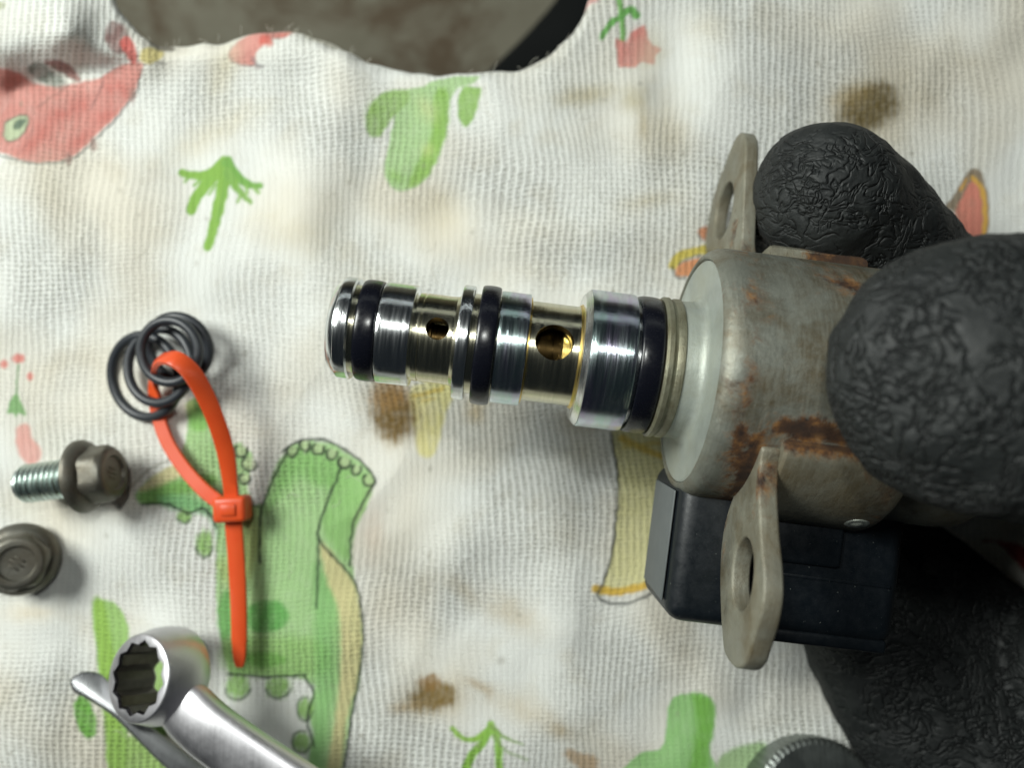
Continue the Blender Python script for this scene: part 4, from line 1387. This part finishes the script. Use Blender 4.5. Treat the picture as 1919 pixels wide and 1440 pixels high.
for s_, dr in ((4.4, 0.35), (3.9, 0.0), (-3.9, 0.0), (-4.4, 0.35)):
    for i in range(npt):
        a = 2 * math.pi * i / npt
        rr_ = r12(i) + dr
        vs.append((s_, rr_ * math.sin(a), rr_ * math.cos(a)))
tot = len(outer) + 4
for j in list(range(len(outer))) + [tot - 2, tot - 1]:
    j2 = (j + 1) % tot
    for i in range(npt):
        i2 = (i + 1) % npt
        fs.append((j * npt + i, j2 * npt + i, j2 * npt + i2, j * npt + i2))
mesh_obj("box_end", xf(vs, F), fs, m_chrome, wr, True, wb, 40)
M = Mat("dark_socket_wall")
M.setv(Base_Color=M.mix(M.noise(500, 4, 0.7), (0.05, 0.047, 0.04), (0.20, 0.19, 0.17)), Metallic=0.8, Roughness=0.42)  # darker metal for the inner wall of the ring
fs = []
j = len(outer) + 1
for i in range(npt):
    i2 = (i + 1) % npt
    fs.append((j * npt + i, (j + 1) * npt + i, (j + 1) * npt + i2, j * npt + i2))
keep = sorted({q for f in fs for q in f}); mp = {q: k_ for k_, q in enumerate(keep)}
mesh_obj("twelve_point_socket", xf([vs[q] for q in keep], F), [tuple(mp[q] for q in f) for f in fs], M.m, wr, True, wb, 30)
path = catmull([P(322, 1300, 12), P(350, 1330, 13.5), P(400, 1376, 15), P(500, 1446, 16), P(700, 1580, 18), P(900, 1715, 20)], 8)
k = len(path)
scl = [(0.84 + 0.16 * min(1, i / 9), 0.9 + 0.1 * min(1, i / 9)) for i in range(k)]
vs, fs = sweep(path, circ(4.9, 2.7, 32, 0.8), scales=scl)
mesh_obj("shank", vs, fs, m_chrome, wr, True, wb, 50)

# second tool, an open-ended spanner lying tilted under the first
n2 = Vector((0.42, 0.38, 0.82)).normalized()
F3 = frame(Vector((1, -0.78, -0.2)), n2)
p0 = P(220, 1330, 6.0)
zc = Vector((F3[0][2], F3[1][2], F3[2][2]))


def on_tilted(px, py):
    c = Vector((0, 0, CAMZ)); d = P(px, py, 0) - c
    t = (p0 - c).dot(zc) / d.dot(zc)
    q = c + d * t - p0
    return (q.dot(Vector((F3[0][0], F3[1][0], F3[2][0]))), q.dot(Vector((F3[0][1], F3[1][1], F3[2][1]))))


ol = [(132, 1278), (142, 1266), (162, 1259), (186, 1262), (206, 1280), (232, 1312), (262, 1344), (330, 1398), (420, 1466), (560, 1570), (530, 1610), (400, 1512), (318, 1446), (262, 1392), (216, 1346), (186, 1324), (156, 1306), (138, 1296)]
o2l = [on_tilted(a, b2) for a, b2 in ol]
o2l = [(p.x, p.y) for p in catmull([(a, b2, 0) for a, b2 in o2l], 5, True)]
w2b = p0 - Vector((0, 0, 6))
w2 = empty("open_wrench", w2b)
tag(w2, "thin steel spanner on edge under the ring spanner, blunt tip at bottom left", "wrench")
M4 = F3.to_4x4(); M4.translation = p0 - w2b - zc * 1.5
jw = plate("jaw", o2l, [], 3.0, 0.35, m_chrome_dark, w2, M4)
jw.data.set_sharp_from_angle(angle=R(20))

# knurled socket at the bottom right, in the shade of the hand
sp = P(1528, 1512, 6)
so = empty("socket_tool", sp - Vector((0, 0, 6)))
sb = sp - Vector((0, 0, 6))
tag(so, "steel socket with knurled rim half hidden beside the gloved finger at the bottom edge", "socket")
F = frame(Vector((0.10, 0.28, 1)), (0, 1, 0)).to_4x4(); F.translation = sp
vs, fs = [], []
npt = 240
prf = [(-6, 11.6), (1.2, 11.8), (1.9, 11.7), (2.4, 11.2), (2.6, 10.6)]
for s_, r_ in prf:
    for i in range(npt):
        a = 2 * math.pi * i / npt
        rr_ = r_ + (0.16 if (i // 2) % 2 else 0) * (1 if s_ > 0 and r_ > 9.8 else 0)
        vs.append((s_, rr_ * math.sin(a), rr_ * math.cos(a)))
for j in range(len(prf) - 1):
    for i in range(npt):
        i2 = (i + 1) % npt
        fs.append((j * npt + i, (j + 1) * npt + i, (j + 1) * npt + i2, j * npt + i2))
fs.append(tuple(range((len(prf) - 1) * npt, len(prf) * npt)))
sk = mesh_obj("knurled_rim", xf(vs, F), fs, m_socket, so, True, sb, 25)
vs, fs = capped([(2.2, 6.2), (2.9, 6.1), (3.1, 5.8)], 64)
mesh_obj("drive_boss", xf(vs, F), fs, m_socket, so, True, sb)
